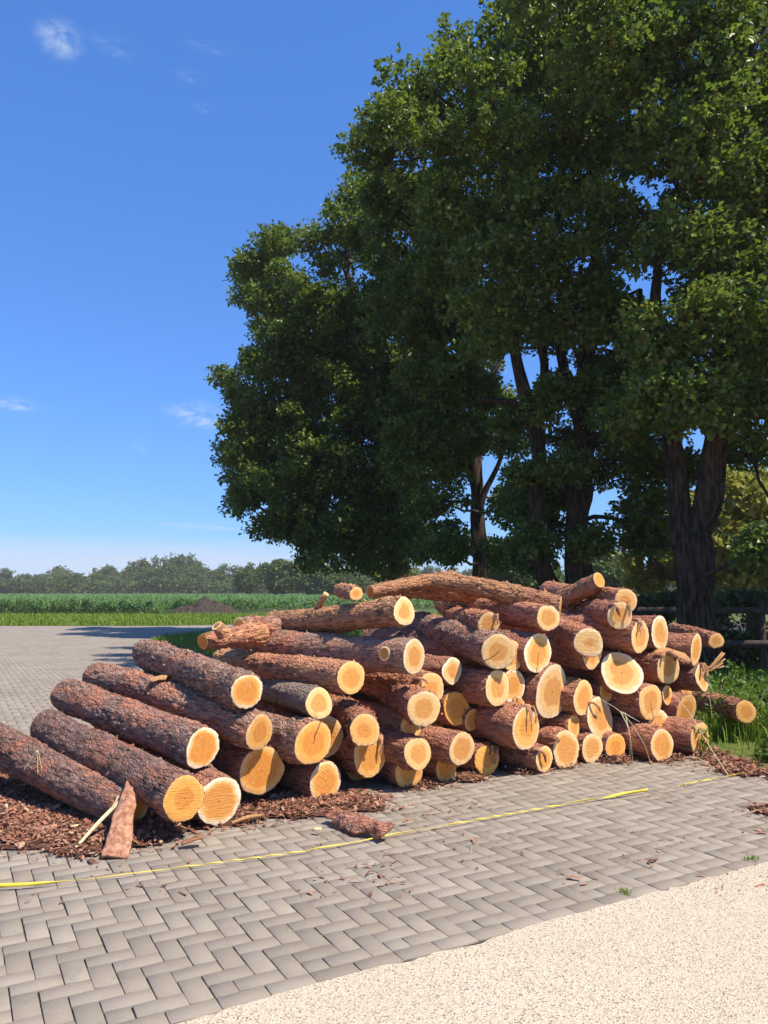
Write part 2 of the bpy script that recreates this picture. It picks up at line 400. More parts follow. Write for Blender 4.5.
def log_mesh(L, r0, r1, seg, bend, amp, seed, wob, flakes, tilt):
    """bark, front end and rear end of a log; local x runs from the front end backwards"""
    nr = max(24, int(L / .024)); x = np.linspace(0, L, nr)
    a = np.arange(seg) / seg * 2 * math.pi
    X, Aa = np.meshgrid(x, a, indexing='ij')
    base = r0 + (r1 - r0) * X / L
    ph = seed * 1.7
    lump = np.zeros_like(X)
    for _ in range(rng.integers(3, 8)):
        lx, la, ls = rng.uniform(.05, L), rng.uniform(0, 6.28), rng.uniform(.025, .06)
        da = (Aa - la + math.pi) % (2 * math.pi) - math.pi
        lump += rng.uniform(.04, .16) * np.exp(-((X - lx) ** 2 + (da * r0) ** 2) / (2 * ls * ls))
    oval = 1 + lump + .10 * (fbm(np.stack([X.ravel() * .9 + seed * 3.3, np.cos(Aa.ravel()) * 1.3, np.sin(Aa.ravel()) * 1.3], 1), 2, seed + 40) - .5).reshape(X.shape) * 2 + wob * (.6 * np.cos(2 * Aa + ph) + .4 * np.cos(3 * Aa + ph * 2.3)) + .05 * (fbm(np.stack([X.ravel() * 1.6 + seed * 9, np.cos(Aa.ravel()) * .8, np.sin(Aa.ravel()) * .8], 1), 2, seed) - .5).reshape(X.shape) * 2
    rr = base * oval
    p = np.stack([X.ravel() + seed * 5.1, np.cos(Aa.ravel()) * rr.ravel(), np.sin(Aa.ravel()) * rr.ravel()], 1)
    f1, f2, cid = worley(p * np.array([20., 40., 40.]) + (vnoise(p * 20, seed)[:, None] - .5) * .5, seed)
    plates = sm(.02, .28, f2 - f1) * (.55 + .9 * cid) + .5 * (fbm(p * 45, 2, seed + 3) - .5)
    patch = .45 + 1.0 * sm(.35, .65, fbm(p * 4, 2, seed + 9))
    disp = amp * (plates * patch).reshape(X.shape) * (.25 + .75 * sm(0, .06, X) * sm(0, .06, L - X))
    rr = rr - amp * .6 + disp
    # a bent centre line
    t = X / L
    cyv = bend[0] * L * np.sin(math.pi * t) + bend[2] * L * .5 * np.sin(2 * math.pi * t); czv = bend[1] * L * np.sin(math.pi * t)
    cy_ = rr * np.cos(Aa) + cyv; cz_ = rr * np.sin(Aa) + czv
    xs = X + (tilt[0] * rr * np.cos(Aa) + tilt[1] * rr * np.sin(Aa)) * np.clip(1 - X / (2 * r0), 0, 1) + (rng.random((1, seg)) - .5) * .006 * (X < .001)
    vb = np.stack([xs, cy_, cz_], 2).reshape(-1, 3)
    idx = np.arange(nr * seg).reshape(nr, seg)
    q = np.stack([idx[:-1], np.roll(idx, -1, 1)[:-1], np.roll(idx, -1, 1)[1:], idx[1:]], 2).reshape(-1, 4)
    faces = [q[:, ::-1].astype(np.int32)]
    nv = len(vb)
    if flakes:
        # loose scales lifting off the surface
        ii = np.where(rng.random(flakes) < .12, 0, rng.integers(1, nr - 2, flakes)); jj = rng.integers(0, seg, flakes)
        aa = a[jj]; c = vb[idx[ii, jj]]
        nrm = np.stack([np.zeros(flakes), np.cos(aa), np.sin(aa)], 1); tan = np.stack([np.zeros(flakes), -np.sin(aa), np.cos(aa)], 1)
        ln = rng.uniform(.008, .034, flakes)[:, None]; wd = rng.uniform(.003, .011, flakes)[:, None]
        th = rng.uniform(-1.2, 1.2, flakes)[:, None]
        u = np.array([1., 0, 0]) * np.cos(th) + tan * np.sin(th); v = np.cross(nrm, u)
        lift = rng.uniform(.1, .75, flakes)[:, None]
        b = c + nrm * .001
        p0, p1 = b - v * wd, b + v * wd
        mid = b + u * ln * .6 + nrm * ln * lift * .25; p2, p3 = mid + v * wd, mid - v * wd
        end = b + u * ln + nrm * ln * lift; p4, p5 = end + v * wd * .6, end - v * wd * .5
        fv = np.stack([p0, p1, p2, p3, p4, p5], 1).reshape(-1, 3)
        o = nv + np.arange(flakes)[:, None] * 6
        faces.append(np.concatenate([o + [0, 1, 2, 3], o + [3, 2, 4, 5]]).astype(np.int32))
        vb = np.concatenate([vb, fv])
    def cap(rowverts, sgn, cx0, fr):
        k = len(fr); ring_ = rowverts; c = ring_.mean(0); pl = np.linalg.lstsq(ring_[:, 1:] - c[1:], ring_[:, 0] - c[0], rcond=None)[0]
        vs, uv = [], []
        for f in fr:
            q_ = c + (ring_ - c) * f
            if f < .99: q_[:, 0] = c[0] + (q_[:, 1:] - c[1:]) @ pl
            vs.append(q_); uv.append(np.stack([np.full(len(ring_), f), np.linspace(0, 1, len(ring_))], 1))
        v = np.concatenate(vs + [c[None]]); uv = np.concatenate(uv + [[[0, 0]]])
        v[:, 0] += sgn * .001
        m = len(ring_); f4 = []
        for i in range(k - 1):
            a0 = np.arange(m) + i * m; b0 = np.arange(m) + (i + 1) * m
            f4.append(np.stack([a0, np.roll(a0, -1), np.roll(b0, -1), b0], 1))
        a0 = np.arange(m) + (k - 1) * m
        f3 = np.stack([a0, np.roll(a0, -1), np.full(m, k * m)], 1)
        fs = [np.concatenate(f4), f3]
        if sgn > 0: fs = [f[:, ::-1] for f in fs]
        return v, [f.astype(np.int32) for f in fs], uv
    front = cap(vb[idx[0]], -1, 0, (1., .93, .75, .5, .25)); rear = cap(vb[idx[-1]], 1, L, (1., .6))
    # chainsaw waves on the front cut
    fv = front[0]; nz = fbm(fv * 22 + seed, 2, seed) - .5
    inner = front[2][:, 0] < .99
    fv[:, 0] -= inner * .003
    return (vb, faces), front, rear

SEGS = 72
log_count = [0]
placed = []
def make_log(label, Fp, d, L, r0, r1=None, red=.3, bend=(0, 0, 0), amp=None, wob=.035, flakes=120, rim=.4, heart=.6, crack=0., warm=.4, bare=0., tilt=None, name='pine_log', group='felled pine logs in the pile'):
    log_count[0] += 1; seed = log_count[0]
    warm = min(1.15, max(-.1, warm + random.gauss(0, .34))); heart = heart + random.gauss(0, .07); rim = min(1, max(0, rim + random.gauss(0, .15)))
    r1 = r1 or r0 * random.uniform(.86, 1.06)
    if bend == (0, 0, 0): bend = (random.gauss(0, .008), random.gauss(0, .006), random.gauss(0, .008))
    if not bare and red >= .45: bare = random.choice((0, .25, .4, .5))
    amp = amp if amp is not None else .0095 * (1.15 - .5 * red)
    tilt = tilt if tilt is not None else (random.gauss(0, .07), random.gauss(0, .06))
    d = unit(np.asarray(d, float))
    z = np.array([0, 0, 1.]); y = unit(np.cross(z, d)); z = np.cross(d, y)
    roll = random.uniform(-.0, .0)
    m = Matrix(((d[0], y[0], z[0], Fp[0]), (d[1], y[1], z[1], Fp[1]), (d[2], y[2], z[2], Fp[2]), (0, 0, 0, 1)))
    root = empty(name, (0, 0, 0)); root.matrix_world = m
    tag(root, label, 'log', group)
    (vb, fb), front, rear = log_mesh(L, r0, r1, SEGS, bend, amp, seed, wob, flakes, tilt)
    b = mesh_obj('bark', vb, fb, M['bark'], root, smooth=True)
    b['redness'] = float(red); b['bareness'] = float(bare)
    for v, f, uv in (front, rear):
        e = mesh_obj('cut_end', v, f, M['end'], root, uv=uv, smooth=True)
        e['heart'] = float(heart); e['rim'] = float(rim); e['crack'] = float(crack); e['warm'] = float(warm)
    return root

def back_point(Fp, bx, by, L):
    d = ray(bx, by); v = CAM - Fp
    a, b, c = d @ d, 2 * d @ v, v @ v - L * L
    disc = b * b - 4 * a * c
    Y = (-b + math.sqrt(disc)) / (2 * a) if disc > 0 else -b / (2 * a)
    return CAM + d * Y

def uz(Fp): return np.array([Fp[0] * AX[1] - Fp[1] * AX[0], Fp[2]])
# (face x, face y, half height, options, label) read off the photograph
LOGS = [
 (132, 808, 21, dict(g=1, b=(-85, 706, 2.8), red=.02, bend=(.0, .0, .012), warm=.9, r1=.115, flakes=90), 'crooked dark log at the far left, half sunk in bark litter behind the leaning slab'),
 (184.5, 798, 23, dict(Y=4.30, b=(47, 727, 1.75), red=.07, warm=1, rim=.1, heart=.5, flakes=60, amp=.0115), 'straight plum barked log with an all orange end, just right of the leaning bark slab'),
 (219, 801, 25, dict(g=1, b=(110, 735, 1.8), red=.25, rim=1, heart=.62, warm=.3, o=.02), 'ground log with a broad white rim round an orange heart, low at left'),
 (203, 748, 20.5, dict(b=(66, 695, 1.75), red=.08, rim=.9, heart=.7, warm=.8, flakes=60, amp=.0115), 'dark log with a round yellow rimmed end, lying on the white rimmed log'),
 (259, 733, 18, dict(b=(95, 676, 2.1), red=.22, rim=.3, warm=.7, bend=(0, .012, .02)), 'long reddish dark log with a torn flap halfway, above the yellow rimmed log'),
 (247, 691, 18, dict(b=(145, 654, 1.75), red=.0, rim=.9, warm=.9, heart=.68, flakes=50, amp=.013), 'rough grey barked log with an orange end, highest of the left cascade'),
 (261, 771, 25, dict(o=.14, red=.2, rim=.2, warm=.6, yaw=-4), 'log with a brown stained end, between the white rimmed log and the shaded one'),
 (313, 743, 22, dict(red=-.02, crack=1.9, warm=.8, rim=.2, yaw=-5, o=-.05), 'thick grey barked log with one long crack down its pale orange end'),
 (325, 783, 19.5, dict(g=1, bk=.05, red=.4, rim=.3, warm=.7), 'ground log whose end is cut by a ragged shadow, under the cracked grey log'),
 (319, 703, 15.5, dict(b=(262, 688, 1.1), red=0, bare=1.0, warm=.2, rim=.1, amp=.006, flakes=20, o=.02, r1=.085), 'short barkless weathered log with split grey sides'),
 (351, 677.5, 17.5, dict(b=(222, 658, 1.9), red=.7, rim=.1, warm=.4, r1=.09), 'long red flaky log with a half shaded end, above the barkless log'),
 (414, 656, 18, dict(b=(240, 641, 2.2), red=.35, bare=.75, warm=.3, rim=.5, amp=.007, flakes=60, knot=(.17, 1.9), o=-.02), 'long smooth grey patched log with a sawn knot near its end'),
 (404, 612, 14.5, dict(b=(272, 623, 1.75), red=.85, warm=.05, rim=.6, amp=.008, o=.12, flakes=260, r1=.10), 'orange flaky log lying across the top left of the pile'),
 (498, 652, 18.5, dict(b=(414, 622, 1.9), red=.0, warm=.1, rim=.3, crack=5.7, heart=.5, o=-.05), 'thick grey barked log with a slanting crack, in the middle of the upper pile'),
 (548, 618, 13.5, dict(b=(444, 604, 1.8), red=.6, warm=.0, rim=.3, o=.05), 'upper log with a pale round end under the long topmost log'),
 (620, 616, 13.5, dict(b=(556, 608, 1.6), red=.65, warm=.0, rim=.4, o=.0), 'pale ended log lying just below the highest right log'),
 (626, 601, 12.5, dict(b=(548, 591, 1.7), red=.55, warm=.05, rim=.4, o=.16), 'highest right log with a pale end overlapped by the one below'),
 (588.5, 643, 15.5, dict(b=(530, 622, 1.6), red=.5, bare=.5, warm=.0, rim=.2, crack=0, o=.0, heart=.4), 'split sided log with striped pale end, under the right top pair'),
 (538, 653, 20, dict(red=.2, warm=.15, rim=.7, crack=4.9, o=.16), 'upper log whose dished end has a crack and a shaded top'),
 (640, 636, 17, dict(red=.45, warm=.05, rim=.2, crack=1.57, o=.02), 'upright oval ended log with a straight crack, left of the white rimmed end'),
 (660, 633, 17.5, dict(red=.4, warm=.0, rim=1, heart=.66, o=.22), 'upper right log with a bright white rim round its end'),
 (696, 649.5, 16.3, dict(yaw=-14, red=.3, warm=.2, rim=.5, o=.12, r1=.1), 'log on the right shoulder of the pile with a narrow lit end'),
 (716, 641, 8, dict(b=(672, 629, 1.5), red=.5, warm=.3, rim=.2, o=.25, flakes=40), 'thin pole sticking out at the top right corner of the pile'),
 (702, 677.5, 13, dict(red=.3, warm=.6, rim=.2, o=.1, splint=1), 'small log with a torn splinter standing off its end'),
 (622, 673, 21, dict(b=(565, 672, 1.7), red=.45, warm=.3, rim=.9, heart=.55, o=.1, tilt=(0.1, .35)), 'big log whose wide end is crossed by a bark strip, right of centre'),
 (668, 668, 16.5, dict(red=.5, warm=.4, rim=.3, o=.08, flap=1), 'log with a big torn orange bark flap hanging over its end'),
 (650, 702, 17.5, dict(red=.3, warm=.25, rim=.2, o=-.02, crack=4.5), 'pale oval ended log in the right middle of the pile'),
 (667, 695, 10, dict(red=.4, warm=.4, rim=.3, o=.14, flakes=40), 'small pale log wedged beside the right middle one'),
 (686, 711, 17.5, dict(red=.45, warm=.35, rim=.2, o=.1, tilt=(.05, -.25)), 'slant cut log near the right end with a shaded upper left'),
 (658, 724, 15, dict(red=.35, warm=.35, rim=.4, o=-.05), 'log with a clean round end just under the right middle one'),
 (746, 712, 11, dict(b=(690, 698, 1.3), red=.7, warm=.6, rim=.1, o=-.12, r1=.085, flakes=150), 'red barked log jutting out into the weeds at the far right'),
 (700, 739, 17, dict(g=1, red=.4, warm=.4, rim=.2, yaw=2), 'last ground log at the right end, beside the weeds'),
 (662, 745, 16, dict(g=1, yaw=8, red=.5, warm=.4, rim=.3), 'ground log with ragged bark on top, below the clean round end'),
 (552, 692, 27, dict(red=.3, warm=.15, rim=.5, o=.08, wob=.07), 'very thick knotty log with a gnarled end, in the middle of the pile'),
 (497, 688, 18, dict(red=.45, warm=.1, rim=.2, o=.05), 'log shaded on its left under the thick slant cracked one'),
 (526, 728, 21, dict(red=.35, warm=.05, rim=.6, heart=.55, o=-.08), 'thick tall oval log below the gnarled one'),
 (600, 718, 22, dict(red=.3, warm=.2, rim=.6, o=.2, tilt=(0, .2)), 'wide shaded log right of the gnarled one, lit only along its lower rim'),
 (424, 708, 18, dict(b=(372, 682, 1.5), red=.6, warm=.2, rim=.3, o=-.1), 'red topped log with a charred lower rim, left of centre'),
 (365.5, 730, 15.5, dict(b=(340, 706, 1.5), red=.6, warm=.75, rim=.3, o=-.06, heart=.5), 'flaky red log with concentric orange rings showing in its end'),
 (418, 754, 16.5, dict(red=.35, warm=.15, rim=.2, o=-.05), 'lit pale log above the ground log with a bright strip'),
 (462, 749, 17.5, dict(red=.4, warm=.2, rim=.2, o=-.02, yaw=-3, bare=.3), 'lit log with smooth orange bark in the lower middle'),
 (497, 744, 18, dict(red=.5, warm=.1, rim=.6, crack=.5, o=-.03), 'lower log with starred cracks and a pale rim'),
 (566, 751, 18.5, dict(g=1, bk=.06, red=.35, warm=.3, rim=.3), 'ground log with a pointed patch of sunlight on its end'),
 (539, 744, 15.5, dict(red=.3, warm=.2, rim=.3, o=.0), 'round ended log tucked right below the tall oval one'),
 (544, 759, 13.5, dict(g=1, red=.4, warm=.3, rim=.2), 'reddish ground log at the foot of the tucked one'),
 (409, 774, 17, dict(g=1, bk=.10, red=.3, warm=.7, rim=.1), 'shaded ground log with one bright orange strip on its end'),
 (446, 771, 14, dict(g=1, bk=.12, yaw=4, red=.3, warm=.6, rim=.1), 'small shaded ground log left of the lower middle'),
 (487, 763, 15.5, dict(g=1, bk=.1, yaw=4, red=.4, warm=.6, rim=.1), 'shaded ground log under the star cracked one'),
 (592, 750, 14, dict(g=1, bk=.08, yaw=6, red=.3, warm=.6, rim=.1), 'shaded ground log right of the pointed sun patch'),
 (615.5, 748.5, 13, dict(g=1, bk=.08, yaw=6, red=.3, warm=.6, rim=.1), 'smaller shaded ground log second right of the pointed sun patch'),
 (370, 756, 20, dict(red=.35, warm=.4, rim=.2, o=.16), 'shaded log split by a sharp light edge, below the ringed red log'),
 (359, 772, 17, dict(g=1, bk=.25, red=.3, warm=.6, rim=.1), 'deep shaded ground log at the back beside the ragged shadow one'),
 (411, 726, 14.5, dict(red=.6, bare=.4, warm=.4, rim=.3, o=.06), 'orange brown log mostly hidden under the charred rim one'),
 (456, 708, 16, dict(red=.3, warm=.3, rim=.2, o=.34), 'fully shaded round log set back left of the middle'),
 (485.5, 714.5, 11, dict(red=.3, warm=.4, rim=.2, o=.32, flakes=40), 'smallest shaded log set back in the middle of the pile'),
 (452, 671, 14, dict(red=.45, warm=.3, rim=.8, o=.3), 'shaded log with a thin pale rim behind the knot sawn one'),
 (430, 690, 17, dict(red=.5, warm=.2, rim=.3, o=.15), 'pale log peeping out behind the charred rim one'),
 (512, 656, 15, dict(red=.4, warm=.1, rim=.2, o=.2), 'log overlapped on its left by the slant cracked thick one'),
 (513, 686, 17, dict(red=.4, warm=.1, rim=.8, o=.22), 'log showing a lit crescent right of the left shaded one'),
 (489, 624, 11.5, dict(b=(452, 615, 1.3), red=.6, warm=.1, rim=.2, o=.2), 'short lit end standing behind the slant cracked log'),
 (592, 654, 15, dict(red=.4, bare=.5, warm=.1, rim=.2, o=.22), 'crescent of a log below the split sided striped one'),
 (324, 737, 22, dict(red=.3, warm=.4, rim=.4, o=.25), 'shaded log behind the thick long cracked one'),
 (583, 698, 18, dict(red=.7, warm=.5, rim=.1, o=.15), 'log with hanging red bark between the gnarled and wide shaded ones'),
 (546, 722, 13, dict(red=.3, warm=.5, rim=.1, o=.22), 'shaded log set back between the tall oval and gnarled ones'),
 (636, 655, 15, dict(red=.5, warm=.4, rim=.1, o=.35), 'dark log deep under the white rimmed end'),
 (685, 690, 12, dict(red=.4, warm=.4, rim=.1, o=.4), 'dark log deep under the torn splinter one'),
 (434, 728, 12, dict(red=.4, warm=.5, rim=.1, o=.22), 'small log in the gap between the charred rim log and the smooth orange barked one'),
 (472, 720, 11, dict(red=.4, warm=.5, rim=.1, o=.3), 'small dim log in the gap left of the star cracked one'),
 (574, 727, 12, dict(red=.5, warm=.4, rim=.1, o=.2), 'small log above the pointed sun patch, beside the tall oval one'),
 (606, 692, 11, dict(red=.4, warm=.5, rim=.1, o=.25), 'small dim log under the left edge of the bark crossed big one'),
 (640, 722, 12, dict(red=.5, warm=.4, rim=.2, o=.2), 'small log between the wide shaded one and the clean round end'),
 (677, 738, 12, dict(red=.5, warm=.4, rim=.2, o=.15), 'small log squeezed between the ragged topped and last ground logs'),
 (517, 706, 10, dict(red=.4, warm=.4, rim=.2, o=.25), 'small log peeping out over the top of the tall oval one'),
 (390, 745, 13, dict(red=.5, warm=.5, rim=.1, o=.2), 'small dim log between the sharp light edged and the pale lit ones'),
 (630, 735, 13, dict(red=.4, warm=.5, rim=.1, o=.35), 'dark log deep at the foot of the pile by the dry stalks'),
]
for i, (px, py, ry, o, label) in enumerate(LOGS):
    o = dict(o); Yabs = o.pop('Y', None); bk_ = o.pop('bk', 0); off = o.pop('o', 0); g_ = o.pop('g', 0); b = o.pop('b', None); yaw = o.pop('yaw', None); tr = {k_: o.pop(k_, None) for k_ in ('knot', 'splint', 'flap', 'burl')}
    par = b is None
    best = None
    for extra in ([0] if g_ or Yabs else np.arange(0, .75, .03)):
        Y = Yabs if Yabs else ground_depth(px, py, ry) + bk_ if g_ else pile_depth(px, py, off) + extra
        Fp = at(px, py, Y); r = ry / F_PX * Y
        pen = 0
        for (f2, r2, p2) in placed:
            gap = np.linalg.norm(uz(Fp) - uz(f2)) - .93 * (r + r2)
            if par and p2: pen = max(pen, -gap)
        if best is None or pen < best[0] - .012: best = (pen, Y, Fp, r)
        if pen <= 0: break
    pen, Y, Fp, r = best
    Fp = Fp.copy(); Fp[2] = max(Fp[2], r * .97)
    if b:
        bp = back_point(Fp, b[0], b[1], b[2]); d = bp - Fp; L = np.linalg.norm(d)
        # a log never dives into the ground
        r1_ = o.get('r1', r)
        if Fp[2] + d[2] < r1_: d[2] = r1_ - Fp[2]
    else:
        if yaw is None: yaw = random.gauss(0, 4.5)
        a = math.atan2(AX[1], AX[0]) - R(yaw)
        L = random.uniform(1.7, 2.3)
        d = np.array([math.cos(a), math.sin(a), random.gauss(0, .02)])
        if Fp[2] + d[2] * L < r: d[2] = max(0, (r - Fp[2]) / L)
    placed.append((Fp, r, par))
    root = make_log(label, Fp, d, L, r, **o)
    if tr['knot']:
        xk, ak = tr['knot']
        seg = 28; aa = np.arange(seg) / seg * 2 * math.pi
        # a flush sawn branch knot facing the camera side
        ak_ = -ak
        cn = np.array([xk, math.cos(ak) * r * .93, math.sin(ak) * r * .0])
        nrm = np.array([0, 1., 0.1]) * (1 if True else 1); nrm = unit(nrm)
        u = np.array([1., 0, 0]); v = np.cross(nrm, u)
        rows = [(r * .52, -.02), (r * .47, .010), (r * .36, .013), (r * .16, .013)]
        vv = []; uvs = []
        for rk, h in rows:
            vv.append(np.array([0, 0, 0]) + np.array([xk, 0, 0]) + nrm * (r * .90 + h) + np.outer(np.cos(aa), u) * rk + np.outer(np.sin(aa), v) * rk * .9); uvs.append(np.stack([np.full(seg, rk / (r * .46)), aa], 1))
        vv = np.concatenate(vv + [[np.array([xk, 0, 0]) + nrm * (r * .90 + .013)]]); uvs = np.concatenate(uvs + [[[0, 0]]])
        ff = [np.stack([np.arange(seg) + k_ * seg, np.roll(np.arange(seg), -1) + k_ * seg, np.roll(np.arange(seg), -1) + (k_ + 1) * seg, np.arange(seg) + (k_ + 1) * seg], 1) for k_ in range(3)]
        f3 = np.stack([np.arange(seg) + 3 * seg, np.roll(np.arange(seg), -1) + 3 * seg, np.full(seg, 4 * seg)], 1)
        e = mesh_obj('sawn_knot', vv, [np.concatenate(ff).astype(np.int32), f3.astype(np.int32)], M['end'], root, uv=uvs)
        e['heart'] = .7; e['rim'] = .8; e['crack'] = 0.; e['warm'] = .6
    def ribbon_flap(name, pts, wid, mat, curl=.3, nseg=7):
        """a curved strip of bark with thickness, along local points"""
        pts = np.array(pts, float); n_ = len(pts); tv = np.gradient(pts, axis=0); tv = unit(tv)
        side = unit(np.cross(tv, np.array([.3, .2, 1.]))); up = np.cross(side, tv)
        rows = []
        for i_ in range(n_):
            for sgn in (0, 1):
                for j_ in range(nseg):
                    s_ = (j_ / (nseg - 1) - .5) * 2
                    w_ = wid[i_] * (1 + .25 * (random.random() - .5))
                    rows.append(pts[i_] + side[i_] * s_ * w_ + up[i_] * (-(s_ ** 2) * curl * wid[i_] + (.007 if sgn else -.007) + random.uniform(-.004, .004)))
        v_ = np.array(rows).reshape(n_, 2, nseg, 3); ix = np.arange(n_ * 2 * nseg).reshape(n_, 2, nseg); fs = []
        for sgn in (0, 1):
            g2 = ix[:, sgn]; q_ = np.stack([g2[:-1, :-1], g2[1:, :-1], g2[1:, 1:], g2[:-1, 1:]], 2).reshape(-1, 4); fs.append(q_ if sgn == 0 else q_[:, ::-1])
        for j_ in (0, nseg - 1): fs.append(np.stack([ix[:-1, 0, j_], ix[:-1, 1, j_], ix[1:, 1, j_], ix[1:, 0, j_]], 1))
        for i_ in (0, n_ - 1): fs.append(np.stack([ix[i_, 0, :-1], ix[i_, 0, 1:], ix[i_, 1, 1:], ix[i_, 1, :-1]], 1))
        return mesh_obj(name, v_.reshape(-1, 3), np.concatenate(fs).astype(np.int32), mat, root)
    if i > 9 and rng.random() < .26:
        # torn bark and bast hanging over the end
        for k_ in range(int(rng.integers(1, 3))):
            y0 = random.uniform(-.75, .75) * r; z0 = math.sqrt(max(0, r * r - y0 * y0)); q = random.uniform(.2, 1.) * r; s_ = random.uniform(-.5, .5) * r
            ribbon_flap('bark_shred', [(.06, y0, z0 * 1.0), (-.012, y0 + s_ * .1, z0 * 1.04), (-.04, y0 + s_ * .5, z0 - q * .45), (-.03, y0 + s_, z0 - q)], [random.uniform(.01, .03), random.uniform(.008, .026), random.uniform(.005, .016), .003], random.choice((M['splinter'], M['slab'], M['slab'], M['innerbark'])), .3, 5)
    if tr['flap']:
        ribbon_flap('bark_flap', [(.25, -.02, r * 1.05), (.05, -.03, r * 1.12), (-.10, -.06, r * .85), (-.17, -.09, r * .45)], [.05, .075, .07, .04], M['splinter'])
        for k_ in range(5):
            y0 = random.uniform(-.08, .06)
            ribbon_flap('bark_shred', [(-.02, y0, r * 1.0), (-.10, y0 - .03, r * .7), (-.15, y0 - .06, r * random.uniform(.2, .5))], [.012, .012, .004], M['slab'], .1, 3)
    if tr['splint']:
        for k_ in range(6):
            y0 = random.uniform(-.05, .02); z0 = random.uniform(.3, .9) * r
            ribbon_flap('splinter', [(.06, y0, z0), (-.05, y0 - .05, z0 + .03), (-.12, y0 - .13 - random.random() * .05, z0 + random.uniform(.04, .16))], [.018, .014, .003], M['splinter'], .1, 3)
    if tr['burl']:
        for (a0, x0, s_) in ((2.7, .10, .085), (2.2, .16, .07), (3.3, .22, .06)):
            u_ = np.linspace(0, 2 * math.pi, 18, endpoint=False); vv_ = np.linspace(0, math.pi, 10)
            U, Vv = np.meshgrid(u_, vv_, indexing='ij')
            sp = np.stack([np.cos(U) * np.sin(Vv), np.sin(U) * np.sin(Vv), np.cos(Vv)], 2).reshape(-1, 3)
            sp = sp * (s_ * (1 + .6 * (fbm(sp * 2.5 + a0, 3) - .5)))[:, None] + np.array([x0, math.cos(a0) * -r, math.sin(a0) * r])
            ix = np.arange(18 * 10).reshape(18, 10); nx = np.roll(ix, -1, 0)
            e = mesh_obj('burl', sp, np.stack([ix[:, :-1], nx[:, :-1], nx[:, 1:], ix[:, 1:]], 2).reshape(-1, 4).astype(np.int32), M['greywood'], root, smooth=True)

# the long crosswise stems on top and the odd short pieces
def cross(label, p_front, Yf, ry, p_back, Yb, **kw):
    a, b = at(p_front[0], p_front[1], Yf), at(p_back[0], p_back[1], Yb)
    return make_log(label, a, b - a, np.linalg.norm(b - a), ry / F_PX * Yf, **kw)
Yt = pile_depth(560, 607, .25)
cross('long thin orange stem lying crosswise as the topmost log, from peak to right', (560, 607), Yt, 10.5, (434, 580), Yt + .35, red=.9, amp=.007, flakes=330, warm=.1, rim=.3, r1=.075, bend=(0, .02, 0))
cross('smooth orange stem at the very top, rising from left towards the peak', (455, 579), Yt + .75, 8.5, (370, 592), Yt + .2, red=1., amp=.005, flakes=120, warm=.4, r1=.06, bend=(0, .015, 0))
cross('torn stem lying low behind the topmost one', (520, 596), Yt + .6, 11, (400, 588), Yt + .9, red=.8, amp=.008, flakes=200, r1=.09)
cross('stubby red log end tilted up on the top right', (599, 580), Yt + .55, 8.5, (562, 600), Yt + .9, red=.9, amp=.009, flakes=120, warm=.7, heart=.9, rim=0, r1=.095)
Yl = pile_depth(206, 643, 0) + .55
sl = cross('thin log with a small orange end facing left at the back of the pile', (203, 642), Yl + .5, 8, (262, 634), Yl + 1.0, red=.75, flakes=120, warm=1., heart=.8, rim=.2, r1=.09)
cross('dark rounded log end just showing behind the crosswise orange log', (239, 626), Yl + 1.0, 9, (300, 628), Yl + 1.6, red=.3, warm=.8, r1=.1)
cross('short stump end showing over the crosswise orange log', (356, 594), pile_depth(356, 594, .6), 7, (340, 590), pile_depth(356, 594, 1.6), red=.8, warm=.8, rim=.2)
# ------------------------------------------------------------------ tubes, stubs and small pieces
def tube(pts, rad, seg=8, rough=0., seed=0, cap=True):
    pts = np.array(pts, float); rad = np.array(rad, float); n = len(pts)
    tv = unit(np.gradient(pts, axis=0)); ref = np.array([.31, .87, .2])
    s = unit(np.cross(tv, ref)); u = np.cross(s, tv)
    a = np.arange(seg) / seg * 2 * math.pi
    rr = rad[:, None] * np.ones((1, seg))
    V = pts[:, None] + rr[..., None] * (np.cos(a)[None, :, None] * s[:, None] + np.sin(a)[None, :, None] * u[:, None])
    if rough:
        q = V.reshape(-1, 3)
        k = 1 + rough * (fbm(q * np.array([5, 5, 1.6]), 3, seed) - .5) * 2
        V = pts[:, None] + (V - pts[:, None]) * k.reshape(n, seg, 1)
    V = V.reshape(-1, 3); ix = np.arange(n * seg).reshape(n, seg); nx = np.roll(ix, -1, 1)
    F = np.stack([ix[:-1], nx[:-1], nx[1:], ix[1:]], 2).reshape(-1, 4)
    if cap:
        V = np.concatenate([V, pts[-1:] + tv[-1:] * rad[-1] * .3]); m = len(V) - 1
        F = np.concatenate([F, np.stack([ix[-1], nx[-1], np.full(seg, m), np.full(seg, m)], 1)])
    return V, F.astype(np.int32)

def join(parts):
    vs, fs, o = [], [], 0
    for v, f in parts: vs.append(v); fs.append(f + o); o += len(v)
    return np.concatenate(vs), np.concatenate(fs)

def resample(pts, rad, step):
    pts = np.array(pts, float); rad = np.array(rad, float)
    d = np.concatenate([[0], np.cumsum(np.linalg.norm(np.diff(pts, axis=0), axis=1))]); n = max(3, int(d[-1] / step))
    t = np.linspace(0, d[-1], n)
    # smooth by catmull-like cubic through numpy interpolation of a blurred path
    p = np.stack([np.interp(t, d, pts[:, k]) for k in range(3)], 1); r = np.interp(t, d, rad)
    for _ in range(3): p[1:-1] = (p[:-2] + 2 * p[1:-1] + p[2:]) / 4
    return p, r

